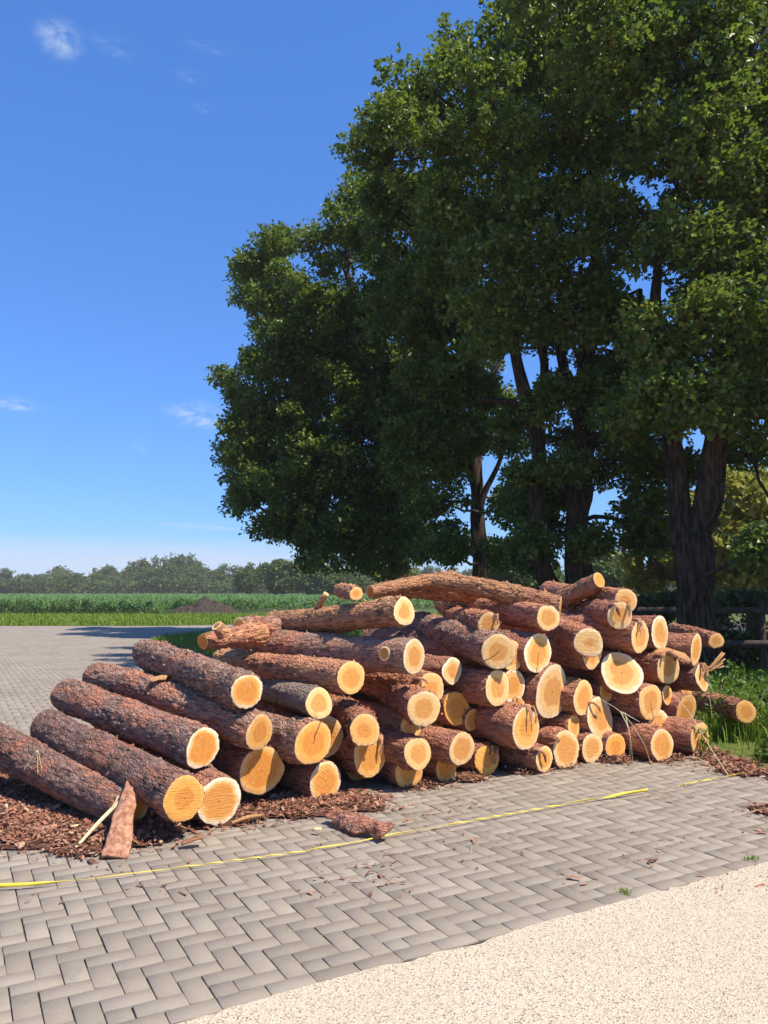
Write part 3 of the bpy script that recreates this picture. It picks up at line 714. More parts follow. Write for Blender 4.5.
# branch stubs standing off logs (children of the log they grow from)
def stub_on(root, px, py, qx, qy, Y, r):
    a, b = at(px, py, Y), at(qx, qy, Y - .05)
    v, f = tube(*resample([a, (a + b) / 2 + [0, 0, .008], b], [r * 1.25, r, r * .9], .02), seg=14, rough=.12)
    mi = np.array(root.matrix_world.inverted())
    loc = lambda q: (np.c_[q, np.ones(len(q))] @ mi.T)[:, :3]
    o = mesh_obj('branch_stub', loc(v), f, M['bark'], root, smooth=True); o['redness'] = .8; o['bareness'] = 0.
    ax = unit(b - a); s = unit(np.cross(ax, [0, 1, .3])); u = np.cross(s, ax); k = np.arange(14) / 14 * 2 * math.pi
    ring_ = b + ax * .004 + r * .92 * (np.cos(k)[:, None] * s + np.sin(k)[:, None] * u)
    e = mesh_obj('stub_end', loc(np.r_[ring_, [b + ax * .005]]), np.stack([np.arange(14), np.roll(np.arange(14), -1), np.full(14, 14)], 1).astype(np.int32), M['end'], o, uv=np.r_[np.c_[np.full(14, .9), np.zeros(14)], [[0, 0]]])
    for k_, v_ in (('heart', .5), ('rim', .5), ('crack', 0.), ('warm', .1)): e[k_] = v_
byl = {o['label']: o for o in COL.objects if 'label' in o}
bpy.context.view_layer.update()
stub_on(sl, 224, 634, 217, 626, Yl + .45, .045)
top_left = byl['orange flaky log lying across the top left of the pile']
stub_on(top_left, 318, 607, 326, 594, (top_left.matrix_world @ Vector((.95, 0, 0)))[1], .026)

# the torn flap on the long reddish log of the left cascade
fl = byl['long reddish dark log with a torn flap halfway, above the yellow rimmed log']
bpy.context.view_layer.update()
def curl_sheet(name, origin, u, v, lu, lv, curl, mat, th=.008, nu=12, nv=9, seed=0, bump=.012, label=None, cat=None, parent=None, mat2=None, ragged=.25, taper=None):
    """a curved plate of bark with real thickness: outer face and inner face"""
    u, v = unit(np.array(u, float)), unit(np.array(v, float)); v = unit(v - u * (u @ v)); nrm = np.cross(u, v)
    a = np.linspace(0, 1, nu); b = np.linspace(-.5, .5, nv); A_, B_ = np.meshgrid(a, b, indexing='ij')
    rag = 1 + ragged * (fbm(np.stack([A_.ravel() * 5 + seed, B_.ravel() * 0 + np.sign(B_.ravel()), B_.ravel() * 0], 1), 3, seed) - .5).reshape(A_.shape) * 2
    tap = (.78 + .22 * np.sin(math.pi * np.clip(A_ * .9 + .1, 0, 1))) * rag
    if taper: tap = (taper[0] + (taper[1] - taper[0]) * A_ ** .8) * rag
    th_ = B_ * curl
    x = A_ * lu; y = np.where(abs(curl) > .01, np.sin(th_) / max(abs(curl), .01), B_) * lv * tap; z = -(1 - np.cos(th_)) / max(abs(curl), .01) * lv
    z = z + bump * (fbm(np.stack([A_.ravel() * lu * 14, B_.ravel() * lv * 14, A_.ravel() * 0 + seed], 1), 3, seed) - .5).reshape(A_.shape) * 2
    P0 = np.array(origin) + x[..., None] * u + y[..., None] * v + z[..., None] * nrm
    top = P0 + nrm * th / 2; bot = P0 - nrm * th / 2
    V = np.concatenate([top.reshape(-1, 3), bot.reshape(-1, 3)]); ix = np.arange(nu * nv).reshape(nu, nv); o = nu * nv
    q = np.stack([ix[:-1, :-1], ix[1:, :-1], ix[1:, 1:], ix[:-1, 1:]], 2).reshape(-1, 4)
    per = np.concatenate([ix[0, :], ix[1:, -1], ix[-1, -2::-1], ix[-2:0:-1, 0]])
    side = np.stack([per, np.roll(per, -1), np.roll(per, -1) + o, per + o], 1)
    if parent is not None:
        mi = np.array(parent.matrix_world.inverted()); V = (np.c_[V, np.ones(len(V))] @ mi.T)[:, :3]
    ob = mesh_obj(name, V, np.concatenate([q, q[:, ::-1] + o, side]).astype(np.int32), mat, parent)
    if mat2:
        ob.data.materials.append(mat2)
        mi_ = np.zeros(len(ob.data.polygons), np.int32); mi_[len(q):] = 1; ob.data.polygons.foreach_set('material_index', mi_)
    if label: tag(ob, label, cat)
    return ob
fY = (fl.matrix_world @ Vector((1.1, 0, 0)))[1]
curl_sheet('bark_flap', at(152, 677, fY - .02), (.9, -.1, .05), (0.1, 1, .2), .12, .12, .9, M['splinter'], parent=fl)
curl_sheet('bark_chip', at(363, 602, Yt - .1), (1, .1, .03), (0, 1, .1), .16, .08, .3, M['palewood'], label='pale tan wood chip lying on top of the crosswise orange log', cat='wood chip')

# leaning bark slab and split stick at the left corner of the pile
a, b = ground(113, 857, .015), at(139, 762, 4.62)
curl_sheet('bark_slab', a, b - a, (-1, -.25, .0), np.linalg.norm(b - a), .15, .8, M['slab'], .016, 40, 13, 4, .02, 'long red bark slab leaning against the crooked log at the left corner', 'bark slab', mat2=M['innerbark'], ragged=.3, taper=(1., .38))
a, b = ground(73, 851, .012), at(119, 807, ground(119, 840)[1] + .05); b = np.array([b[0], b[1], .19])
v1 = tube(*resample([a, a + (b - a) * .5 + [0, 0, .008], b], [.008, .013, .011], .03), seg=6, rough=.3)
c_ = a + (b - a) * .8
v2 = tube(*resample([c_, c_ + [.035, .02, .075]], [.008, .003], .02), seg=5)
tag(mesh_obj('split_stick', *join([v1, v2]), M['palewood']), 'pale split stick leaning on the litter left of the bark slab', 'stick')
a = ground(331, 818, .03); b = ground(386, 840, .02)
curl_sheet('bark_curl', a + [0, 0, .05], b - a, (.35, 1, .55), np.linalg.norm(b - a), .13, 1.5, M['bark'], .010, 48, 22, 9, .03, 'dark curled bark piece lying on the paving in front of the pile', 'bark piece', mat2=M['innerbark'], ragged=.7)['redness'] = .35
for (px, py, s, mt, lab) in ((64, 827, .10, 'palewood', 'white wood chip in the bark litter left of the pale stick'), (314, 829, .05, 'palewood', 'small white chip beside the dark bark curl'),
                             (181, 843, .12, 'innerbark', 'tan bark chip on the paving below the orange ended log'), (38, 811, .14, 'slab', 'broad red bark piece lying in the litter by the crooked log'),
                             (28, 833, .15, 'slab', 'red brown bark plate at the front of the litter, left edge'), (18, 786, .13, 'slab', 'upright red bark scrap against the crooked log, left edge'), (402, 821, .05, 'slab', 'small brown bark bit lying alone on the paving by the yellow tape')):
    p = ground(px, py, .03)
    curl_sheet('wood_chip' if mt == 'palewood' else 'bark_chip', p, (random.uniform(.6, 1), random.uniform(-.5, .5), random.uniform(0, .3)), (0, 1, random.uniform(.1, .4)), s, s * .45, .6, M[mt], .006, 8, 6, int(px), .006, lab, 'wood chip' if mt == 'palewood' else 'bark chip')
# a few long strips of pale bast among the litter in front
for (px, py, qx, qy, lab) in ((232, 823, 262, 815, 'tan strip of bast on the litter right of the white rimmed log'), (35, 758, 41, 778, 'dry forked twig standing in the litter on the crooked log')):
    a, b = ground(px, py, .03), ground(qx, qy, .05)
    if 'twig' in lab:
        Yk = (byl[LOGS[0][4]].matrix_world @ Vector((.9, 0, 0)))[1] - .18
        tw = [tube(*resample([at(38, 779, Yk), at(37, 750, Yk)], [.003, .002], .02), seg=4), tube(*resample([at(44, 781, Yk), at(38, 750, Yk)], [.003, .002], .02), seg=4), tube(*resample([at(24, 770, Yk), at(37, 750, Yk)], [.003, .002], .02), seg=4)]
        tag(mesh_obj('dry_twig', *join(tw), M['straw']), lab, 'twig')
    else:
        tag(mesh_obj('bast_strip', *tube(*resample([a, (a + b) / 2 + [0, 0, .015], b], [.008, .012, .006], .03), seg=5, rough=.3), M['splinter']), lab, 'bast strip')

# ------------------------------------------------------------------ bark litter
blobs = []
def blob(px, py, rpx, wgt=1.0):
    p = ground(px, py); blobs.append((p[0], p[1], rpx / F_PX * p[1], wgt))
for px, py, rp, wg in ((-40, 800, 130, 1.2), (20, 805, 120, 1.2), (10, 780, 100, 1.1), (60, 825, 100, 1.2), (95, 835, 80, 1.1), (135, 832, 66, 1), (175, 822, 62, .9), (225, 815, 62, .9), (280, 806, 60, .9), (330, 804, 60, 1), (365, 808, 34, .6), (420, 785, 36, .62),
                       (470, 777, 34, .6), (520, 770, 36, .65), (560, 764, 38, .7), (610, 760, 38, .75), (650, 757, 40, .8), (700, 755, 36, .75), (735, 765, 32, .7), (764, 811, 28, .6), (745, 772, 34, .8), (775, 776, 30, .7), (800, 780, 30, .7), (300, 815, 30, .7), (-150, 800, 90, 1)):
    blob(px, py, rp, wg)
BL = np.array(blobs)
def litter(p):
    d = np.sqrt((p[:, None, 0] - BL[None, :, 0]) ** 2 + (p[:, None, 1] - BL[None, :, 1]) ** 2) / BL[None, :, 2]
    k = (np.clip(1.15 - d, 0, 1) * BL[None, :, 3]).max(1)
    n = fbm(np.c_[p[:, :2] * 3.2, np.zeros(len(p))], 4, 5) - .5
    return k + n * .55
gx, gy = np.meshgrid(np.arange(-3.6, 4.6, .035), np.arange(3.5, 8.2, .035), indexing='ij')
P = np.stack([gx.ravel(), gy.ravel(), np.zeros(gx.size)], 1)
dn = litter(P); hz = np.clip(dn - .28, -.03, .5) * .05 + (fbm(P * 11, 3, 8) - .5) * .035 * np.clip(dn * 2, 0, 1)
P[:, 2] = np.where(dn > .30, np.maximum(hz, -.004) + .004, -.02)
ix = np.arange(gx.size).reshape(gx.shape); ok = (dn > .36).reshape(gx.shape)
qk = ok[:-1, :-1] & ok[1:, :-1] & ok[1:, 1:] & ok[:-1, 1:]
Q = np.stack([ix[:-1, :-1], ix[1:, :-1], ix[1:, 1:], ix[:-1, 1:]], 2)[qk]
litter_soil = mesh_obj('litter_bed', P, Q.astype(np.int32), M['soil'], smooth=True); tag(litter_soil, kind='stuff', label='brown bed of crumbled bark and dust along the front of the log pile', cat='litter bed')
N = 600000
c = np.stack([rng.uniform(-3.6, 4.4, N), rng.uniform(3.5, 8.0, N), np.zeros(N)], 1)
dn = litter(c); kp = rng.random(N) < np.clip((dn + .06) * 1.05, 0, 1) ** 2.2; c = c[kp]; dn = dn[kp]; N = len(c)
c[:, 2] = np.clip(dn - .28, 0, .5) * .05 + .006 + rng.random(N) * .018 * np.clip(dn * 2, 0, 1)
ln = rng.lognormal(-4.85, .62, N); ln = np.clip(ln, .003, .035); wd = ln * rng.uniform(.12, .5, N); str_ = rng.random(N) < .06; ln[str_] *= 2.4; wd[str_] = rng.uniform(.0008, .002, str_.sum())
th = rng.uniform(0, 2 * math.pi, N); pit = rng.normal(0, .35, N) * np.clip(dn * 2, .15, 1); rol = rng.normal(0, .5, N) * np.clip(dn * 2, .15, 1)
u = np.stack([np.cos(th) * np.cos(pit), np.sin(th) * np.cos(pit), np.sin(pit)], 1); s = np.stack([-np.sin(th) * np.cos(rol), np.cos(th) * np.cos(rol), np.sin(rol)], 1); nn = np.cross(u, s)
def chipv(): 
    a = c - u * ln[:, None]; b = c + u * ln[:, None]; m = c + nn * (ln * rng.uniform(-.2, .5, N))[:, None]
    sw = s * wd[:, None]
    return np.stack([a - sw * .6, a + sw * .8, m + sw, m - sw * 1.1, b + sw * .5, b - sw * .7], 1).reshape(-1, 3)
o = np.arange(N)[:, None] * 6
F = np.stack([o + [0, 1, 2, 3], o + [3, 2, 4, 5]], 1).reshape(-1, 4)
tn = np.clip(rng.beta(1.6, 1.5, N), 0, 1); tn[str_] = rng.uniform(.8, 1, str_.sum())
tag(mesh_obj('bark_litter', chipv(), F.astype(np.int32), M['chip'], attrs={'tone': ('FACE', np.repeat(tn, 2))}), 'red brown bark flakes strewn over the paving round the log pile', 'bark litter', kind='stuff')
# ------------------------------------------------------------------ yellow tape on the paving
def tape(pts, wid, twist, label):
    p, wv = resample([ground(x, y, .012) for x, y in pts], wid, .02); n = len(p)
    tv = unit(np.gradient(p, axis=0)); sd = unit(np.cross(tv, [0, 0, 1.])); up = np.cross(sd, tv)
    t = np.linspace(0, 1, n); ph = twist * (t * 9 + .9 * np.sin(t * 17))
    wid_ = np.where(np.abs(wv) > .018, wv, wv)
    s = sd * np.cos(ph)[:, None] + up * np.sin(ph)[:, None]
    p = p + up * (.004 + .5 * wid_[:, None] * np.abs(np.sin(ph))[:, None])
    nu = np.cross(tv, s) * .0008
    V = np.stack([p + s * wid_[:, None] / 2 + nu, p - s * wid_[:, None] / 2 + nu, p - s * wid_[:, None] / 2 - nu, p + s * wid_[:, None] / 2 - nu], 1).reshape(-1, 3)
    ix = np.arange(n * 4).reshape(n, 4); nx = np.roll(ix, -1, 1)
    F = np.stack([ix[:-1], nx[:-1], nx[1:], ix[1:]], 2).reshape(-1, 4)
    return tag(mesh_obj('plastic_tape', V, F.astype(np.int32), M['tape']), label, 'tape')
tape([(-120, 897), (-40, 890), (0, 888.5), (38, 886), (70, 882), (120, 876), (200, 866), (300, 853), (380, 838), (470, 822), (560, 806), (600, 799), (648, 792)], [.016, .018, .018, .014, .004, .004, .006, .007, .008, .008, .009, .016, .020], 6, 'long twisted yellow plastic tape lying on the paving in front of the pile')
tape([(676, 787), (700, 782), (722, 778), (742, 774), (752, 768), (757, 758)], [.007, .008, .008, .008, .009, .008], 8, 'short end of yellow tape running from the paving into the weeds')

# dry grass stalks leaning over the right end
def stalk(pts, r, label, parts=1):
    v = [tube(*resample(p, np.linspace(r, r * .5, len(p)), .05), seg=5) for p in pts]
    return tag(mesh_obj('dry_stalk', *join(v), M['straw']), label, 'dry stalk')
Ys = 5.75
stalk([[ground(728, 775, .01), at(702, 735, 5.95), at(690, 712, 6.0), at(671, 692, 6.05)]], .004, 'single long straw stalk leaning up the right end of the pile')
stalk([[ground(652, 768, .01), at(645, 745, 5.7), at(625, 713, 5.72), at(602, 700, 5.75)], [at(622, 712, 5.72), at(640, 722, 5.66)], [at(625, 713, 5.72), at(631, 740, 5.6), ground(633, 768, .01)], [at(620, 711, 5.72), at(630, 730, 5.6), ground(630, 766, .01)]], .003, 'bent bunch of pale straw stalks in front of the wide shaded log')
stalk([[ground(715, 770, .01), at(700, 757, 6.), at(690, 756, 5.9), ground(672, 765, .01)]], .003, 'small bowed straw in front of the last ground log')
# ------------------------------------------------------------------ leaves
def leaves(base, dirs, ln, wd, fold=.35, droop=.15):
    """folded kite blades: base, two shoulders, tip; returns verts, faces (two triangles each)"""
    n = len(base); d = unit(dirs); ref = unit(rng.normal(0, 1, (n, 3)) * [.6, .6, .6] + [0, 0, 1.])
    s = unit(np.cross(d, ref)); u = np.cross(s, d)
    ln = np.asarray(ln)[:, None]; wd = np.asarray(wd)[:, None]
    m = base + d * ln * .58
    tip = base + d * ln - u * ln * droop
    l = m + s * wd + u * wd * fold; r = m - s * wd + u * wd * fold
    V = np.stack([base, l, tip, r], 1).reshape(-1, 3); o = np.arange(n)[:, None] * 4
    F = np.stack([o + [0, 2, 1], o + [0, 3, 2]], 1).reshape(-1, 3).astype(np.int32)
    return V, F

def rosettes(c, k, ln, out=None, up=.25):
    """k leaves fanned round each twig tip"""
    n = len(c); C = np.repeat(c, k, 0)
    d = rng.normal(0, 1, (n * k, 3)); d = unit(d)
    if out is not None: d = d + np.repeat(out, k, 0) * .7
    d[:, 2] += up * rng.normal(.3, .6, n * k)
    l = ln * rng.uniform(.65, 1.25, n * k)
    V, F = leaves(C + rng.normal(0, .035, (n * k, 3)) * (ln / .1), d, l, l * rng.uniform(.26, .4, n * k))
    tone = np.repeat(np.clip(np.repeat(rng.normal(.44, .25, n), k) + rng.normal(0, .16, n * k), 0, .95), 2)
    rare = np.repeat(rng.random(n * k) < .004, 2); tone[rare] = 1
    return V, F, tone

def crown_points(lobes, per, clump, dens):
    """twig-tip positions: boughs spread over each lobe, tips spread round each bough; uneven with holes"""
    out, dirs, cl = [], [], []
    for (c, r, k) in lobes:
        nb = max(6, int(per * r * r * k))
        v = unit(rng.normal(0, 1, (nb, 3))); rad = rng.random(nb) ** .42
        b = c + v * rad[:, None] * r * np.array([1, 1, .92]) * rng.uniform(.8, 1.26, (nb, 1))
        cr = clump * rng.uniform(.55, 1.35, nb)
        nt = (dens * cr ** 2 / clump ** 2).astype(int) + 4
        B = np.repeat(b, nt, 0); CR = np.repeat(cr, nt)
        t = unit(rng.normal(0, 1, (len(B), 3))) * (rng.random(len(B)) ** .5)[:, None] * CR[:, None] * np.array([1, 1, .6])
        out.append(B + t); dirs.append(unit(unit(B + t - c) * .7 + unit(t) * .6)); cl.append(np.c_[b, cr])
    return np.concatenate(out), np.concatenate(dirs), np.concatenate(cl)

def oak(label, trunk_px, limbs_px, depth, lobes_px, leaf=.095, per=21, clump=.38, dens=40, k=6, group='oaks in a row behind the log pile', tips=True):
    base = at(trunk_px[0][0], trunk_px[0][1], depth); base[2] = 0
    root = empty('oak_tree', tuple(base)); tag(root, label, 'tree', group)
    loc = lambda v: v - base
    # trunk
    segs = []; skel = []
    for pl in trunk_px if isinstance(trunk_px[0][0], (list, tuple)) else [trunk_px]:
        pts = [at(x, y, depth + dz) for x, y, r, dz in pl]; rad = [r / F_PX * depth for x, y, r, dz in pl]
        pts = [np.array([pts[0][0], pts[0][1], -.05])] + pts; rad = [rad[0] * 1.35] + rad
        p, r = resample(pts, rad, .12); p[1:] += (np.stack([fbm(p * 1.3 + 9 * i, 2, i + 5) for i in range(3)], 1)[1:] - .5) * [.16, .16, 0]; segs.append(tube(p, r, 26, .38, 3)); skel.append((p, r))
    v, f = join(segs); mesh_obj('trunk', loc(v), f, M['oakbark'], root, smooth=True)
    for pl in limbs_px:
        pts = [at(x, y, depth + dz) for x, y, r, dz in pl]; rad = [r / F_PX * depth for x, y, r, dz in pl]
        p, r = resample(pts, rad, .15); p[1:-1] += (np.stack([fbm(p * 1.1 + 7 * i, 2, i) for i in range(3)], 1)[1:-1] - .5) * .28
        v, f = tube(p, r, 10, .2, 5); mesh_obj('limb', loc(v), f, M['oakbark'], root, smooth=True); skel.append((p, r))
    lobes = [(at(x, y, depth + dz), r / F_PX * (depth + dz), kk) for x, y, r, dz, kk in lobes_px]
    P_, D_, CL = crown_points(lobes, per, clump, dens)
    okk = P_[:, 2] > 1.6; P_, D_ = P_[okk], D_[okk]
    V, F, tone = rosettes(P_, k, leaf, D_)
    mesh_obj('crown', loc(V), F, M['leaf'], root, attrs={'tone': ('FACE', tone)})
    # secondary branches reach from the limbs into each lobe and on to its boughs
    sk = np.concatenate([s[0] for s in skel]); parts = []
    for (c, r, kk) in lobes:
        j = np.argmin(np.linalg.norm(sk - c, axis=1) + .6 * np.maximum(0, sk[:, 2] - c[2] + .2)); a = sk[j]
        L_ = np.linalg.norm(c - a)
        if L_ < .3: continue
        mid = (a + c) / 2 + [0, 0, -.06 * L_]
        p, rr = resample([a, mid, c], [.028 + .008 * L_, .02 + .004 * L_, .012], .25); p[1:-1] += rng.normal(0, .035, (len(p) - 2, 3))
        parts.append(tube(p, rr, 6))
        near = CL[np.linalg.norm(CL[:, :3] - c, axis=1) < r * 1.2][:60]
        for b in near[::2]:
            i_ = rng.integers(len(p) // 3, len(p)); q0 = p[i_]
            pp, r2 = resample([q0, (q0 + b[:3]) / 2 + rng.normal(0, .06, 3), b[:3]], [.013, .009, .004], .3)
            parts.append(tube(pp, r2, 4))
    v, f = join(parts); mesh_obj('branches', loc(v), f, M['oaktwig'], root)
    return root

D1, D2, D3, D4 = 11.2, 13.6, 19, 23
def both(l, front=-1.4, back=1.6, kb=.8):
    """the lobes of a crown seen as its outline, given the depth of a real crown"""
    o = []
    for x, y, r, kk in l:
        o.append((x, y, r * .95, front * (.7 + .6 * random.random()), kk)); o.append((x + random.uniform(-12, 12), y + random.uniform(-8, 8), r * 1.0, back * (.6 + .8 * random.random()), kk * kb))
    return o
oak('tall oak with a thick forked trunk, nearest tree on the right', [(695, 640, 20, 0), (694, 590, 18.5, 0), (691, 550, 20, 0), (689, 536, 20, 0)],
    [[(684, 545, 12, 0), (676, 490, 11, .1), (672, 440, 10, .1), (664, 380, 8, .2), (655, 300, 6, .3), (640, 210, 3, .3)],
     [(697, 548, 15, 0), (707, 500, 14, -.1), (716, 440, 13, -.2), (722, 380, 11, -.3), (728, 300, 8, -.4), (735, 180, 5, -.4), (745, 60, 3, -.4)],
     [(722, 385, 6, -.3), (760, 330, 5, -.9), (820, 280, 3, -1.4)], [(727, 300, 5, -.2), (690, 220, 4, .6), (650, 130, 2.5, .9)], [(735, 560, 1, 0), (750, 552, 2, .2), (800, 530, 2.5, .4)]],
    D1, both([(620, 40, 62, 1), (700, 50, 78, 1), (780, 60, 75, 1), (690, 150, 66, 1), (765, 170, 75, 1), (735, 255, 66, 1), (655, 235, 48, .8), (705, 335, 54, 1), (775, 335, 62, 1), (660, 330, 36, .8), (650, 400, 34, .9), (755, 400, 38, 1), (800, 420, 40, .9),
              (700, 395, 26, .9),
              (560, -40, 60, .8), (660, -60, 80, .8), (700, -160, 110, .7), (830, -140, 120, .7), (770, -70, 90, .8), (860, 40, 90, .7), (850, 180, 90, .7), (850, 320, 80, .7), (890, 430, 60, .7), (850, 480, 30, .7), (768, 545, 15, .6)]) + [(640, 440, 22, 1.6, .6), (655, 470, 16, 1.9, .5), (640, 510, 13, 1.7, .4), (690, 470, 14, 2.0, .5), (650, 540, 14, 2.0, .5), (745, 455, 16, 1.5, .5)])
oak('big oak with two trunks leaning apart from one foot, right of centre', [(582, 640, 16, 0), (580, 600, 14.5, 0), (576, 550, 12.5, 0), (579, 500, 11, 0), (587, 450, 10, 0), (584, 400, 8.5, 0), (588, 340, 8, .1), (592, 260, 6, .2), (590, 150, 4, .2)],
    [[(568, 620, 12, 0), (553, 590, 10.5, 0), (541, 560, 9, -.1), (535, 510, 7.5, -.1), (538, 460, 7, -.2), (530, 415, 7.5, -.2), (518, 370, 6, -.3), (505, 300, 5, -.4), (490, 200, 3, -.5)],
     [(537, 450, 5, -.2), (541, 380, 4.5, 0), (545, 310, 4, .2), (550, 220, 2.5, .3)], [(526, 410, 4, -.2), (505, 400, 3.5, -.5), (478, 398, 2.5, -.8)],
     [(585, 440, 7, 0), (575, 400, 6, -.2), (560, 350, 5, -.4), (545, 280, 3, -.6)], [(587, 420, 6, .1), (606, 385, 5.5, .3), (622, 350, 4.5, .5), (640, 290, 3, .6)],
     [(590, 410, 4, .2), (605, 390, 3.5, -.2), (630, 372, 3, -.5)], [(585, 520, 2.6, 0), (605, 518, 2, -.3), (635, 525, 1.2, -.5)], [(586, 522, 1.8, 0), (600, 530, 1.3, -.2), (618, 548, .7, -.3)], [(575, 300, 5, 0), (530, 200, 4, -.8), (470, 120, 2, -1.2)]],
    D2, both([(388, 125, 26, .9), (420, 82, 32, .9), (432, 135, 42, 1), (478, 78, 36, 1), (500, 130, 58, 1), (545, 55, 58, 1), (560, 140, 58, 1), (440, 195, 45, 1), (500, 215, 58, 1), (560, 225, 55, .9), (615, 150, 55, .9), (610, 235, 45, .9), (470, 275, 45, .9),
              (520, 290, 42, .9), (600, 295, 32, .6), (620, 60, 60, .8), (560, -20, 60, .7), (640, 320, 32, .7), (630, 400, 28, .8)], -1.8, 1.8)
        + [(545, 300, 40, -1.5, .9), (590, 320, 30, -1.4, .8), (505, 330, 30, -1.2, .9), (545, 330, 26, .5, .5), (500, 345, 24, .8, .6), (600, 350, 22, 1.0, .25), (560, 385, 22, 1.2, .22), (515, 415, 20, 1.0, .3), (612, 400, 20, -.9, .4), (560, 440, 18, 1.4, .2), (640, 455, 18, .4, .5), (555, 500, 14, 1.2, .3), (530, 555, 16, 1.2, .4), (612, 440, 16, .6, .4), (648, 500, 12, -.3, .4), (535, 480, 16, .9, .4), (555, 460, 24, 1.4, .45), (520, 505, 20, 1.0, .45), (545, 520, 20, 1.6, .4), (600, 470, 16, 1.2, .45), (625, 440, 20, 1.0, .5), (625, 372, 20, -.8, .5), (520, 555, 16, 1.4, .5), (372, 150, 16, 0, 1), (400, 165, 26, 0, 1), (412, 110, 24, 0, 1), (455, 60, 22, 0, 1), (560, 470, 16, -.7, .4), (590, 540, 14, -.6, .35), (530, 540, 12, -.6, .35), (548, 400, 18, -.6, .4), (588, 385, 16, -.7, .4), (520, 470, 12, -.5, .4)], k=6)
oak('slim dark oak between the big forked oak and the left hand oak', [(480, 640, 8.5, 0), (481, 590, 8, 0), (479, 540, 7.5, 0), (476, 490, 7, 0), (474, 430, 6, 0), (470, 360, 5, 0), (462, 280, 3.5, 0), (455, 220, 2, 0)],
    [[(479, 520, 4, 0), (488, 490, 3.2, -.2), (498, 465, 2.4, -.4), (510, 420, 1.5, -.5)], [(476, 470, 3.5, 0), (455, 430, 3, -.4), (430, 390, 2, -.8)], [(474, 420, 3, 0), (495, 370, 2.4, .3), (505, 330, 1.6, .4)], [(480, 555, 2, 0), (500, 560, 1.5, -.2), (525, 572, .8, -.2)]],
    D3, both([(395, 215, 40, 1), (440, 250, 48, 1), (420, 310, 52, 1), (475, 320, 42, .9), (440, 380, 50, 1), (485, 390, 32, .8), (455, 445, 38, 1), (420, 455, 42, 1), (505, 440, 20, .45), (440, 500, 30, .7), (508, 500, 16, .35), (452, 550, 16, .4), (508, 550, 16, .35), (430, 540, 26, .8), (375, 195, 22, 1)], -1.5, 1.4), per=24, leaf=.11)
oak('leafy oak at the left end of the row, its crown reaching out over the field', [(402, 640, 10, 0), (402, 590, 9.5, 0), (400, 540, 9, 0), (396, 480, 8.5, 0), (385, 400, 7, 0), (370, 330, 5, 0), (345, 270, 3, 0)],
    [[(398, 500, 5, 0), (350, 470, 4, -.4), (300, 450, 3, -.8), (262, 445, 1.5, -1)], [(390, 430, 5, 0), (330, 380, 4, .3), (285, 340, 2.5, .4), (280, 280, 1.5, .4)], [(400, 530, 4, 0), (345, 525, 3, -.5), (300, 522, 2, -.8)], [(398, 470, 4, 0), (420, 420, 3, .4), (430, 370, 2, .5)]],
    D4, both([(272, 252, 28, .45), (250, 272, 20, .4), (290, 290, 26, .5), (278, 325, 28, .5), (350, 240, 42, 1), (345, 195, 26, .9), (330, 305, 48, 1), (300, 372, 40, 1), (262, 362, 22, .5), (360, 360, 58, 1), (262, 430, 36, 1), (310, 440, 50, 1), (370, 440, 58, 1), (252, 468, 26, .9), (285, 492, 42, 1),
              (335, 505, 48, 1), (272, 528, 24, .9), (312, 545, 26, 1), (385, 520, 50, 1), (350, 555, 26, 1), (400, 400, 50, 1), (395, 300, 48, 1), (395, 555, 22, .9), (262, 300, 16, .5), (270, 340, 22, .8), (252, 395, 22, .9), (245, 425, 20, .9), (236, 455, 16, .8), (248, 500, 22, .9), (290, 420, 30, 1)], -1.6, 1.6), leaf=.125, per=15, clump=.46, dens=42)
# oak added out of view past the right edge, to shade the hedge
oak('unseen oak added beyond the right edge of the view to shade the hedge', [(1090, 660, 22, 0), (1088, 590, 20, 0), (1085, 500, 17, 0), (1080, 400, 13, 0), (1080, 250, 7, 0)], [[(1085, 480, 8, 0), (1000, 380, 5, 0), (930, 300, 3, 0)], [(1084, 430, 8, 0), (1170, 330, 5, 0)]],
    10.5, both([(980, 250, 110, .6), (1080, 150, 130, .6), (1180, 250, 110, .6), (980, 400, 90, .6), (1100, 380, 110, .6), (930, 120, 100, .6), (940, 470, 60, .6), (1040, 490, 60, .6)], -1.5, 1.5), per=7, clump=.5, dens=26, leaf=.14, k=5)

# pale sunlit tree beyond the hedge, seen past the forked trunk
def small_tree(label, px, ytop, Y, rpx, mat, leaf, nclump, name='round_tree', group=None, trunk=True, flat=1., dens=16, k=5, low=.25):
    top = at(px, ytop, Y)[2]; X = at(px, 590, Y)[0]; r = rpx / F_PX * Y
    root = empty(name, (X, Y, 0)); tag(root, label, 'tree', group)
    zc = low * top + (top - low * top) / 2; rz = (top - low * top) / 2
    v = unit(rng.normal(0, 1, (nclump, 3))) * (rng.random(nclump) ** .38)[:, None]
    v = v * np.array([r, r * .9, rz]) * rng.uniform(.8, 1.1, (nclump, 1)) * (1 + .35 * (fbm(v * 2.1 + px, 2, 4) - .5))[:, None] + [0, 0, zc]
    cr = rng.uniform(.5, 1.3, nclump) * r * .2
    B = np.repeat(v, dens, 0); t_ = rng.normal(0, .5, (len(B), 3)) * np.repeat(cr, dens)[:, None] * [1, 1, .65]
    V, F, tone = rosettes(B + t_, k, leaf, None)
    mesh_obj('crown', V, F, M[mat], root, attrs={'tone': ('FACE', np.minimum(tone, .94))})
    tv, tf = tube(*resample([[0, 0, -.1], [.02 * r, 0, top * .4], [-.03 * r, .02, top * .75]], [r * .075 + .04, r * .055 + .03, .03], .3), seg=8, rough=.15)
    mesh_obj('trunk', tv, tf, M['oakbark'], root)
    return root
small_tree('golden green sunlit tree beyond the hedge at the right edge', 752, 462, 25, 92, 'gold', .26, 190, dens=18, low=.16)
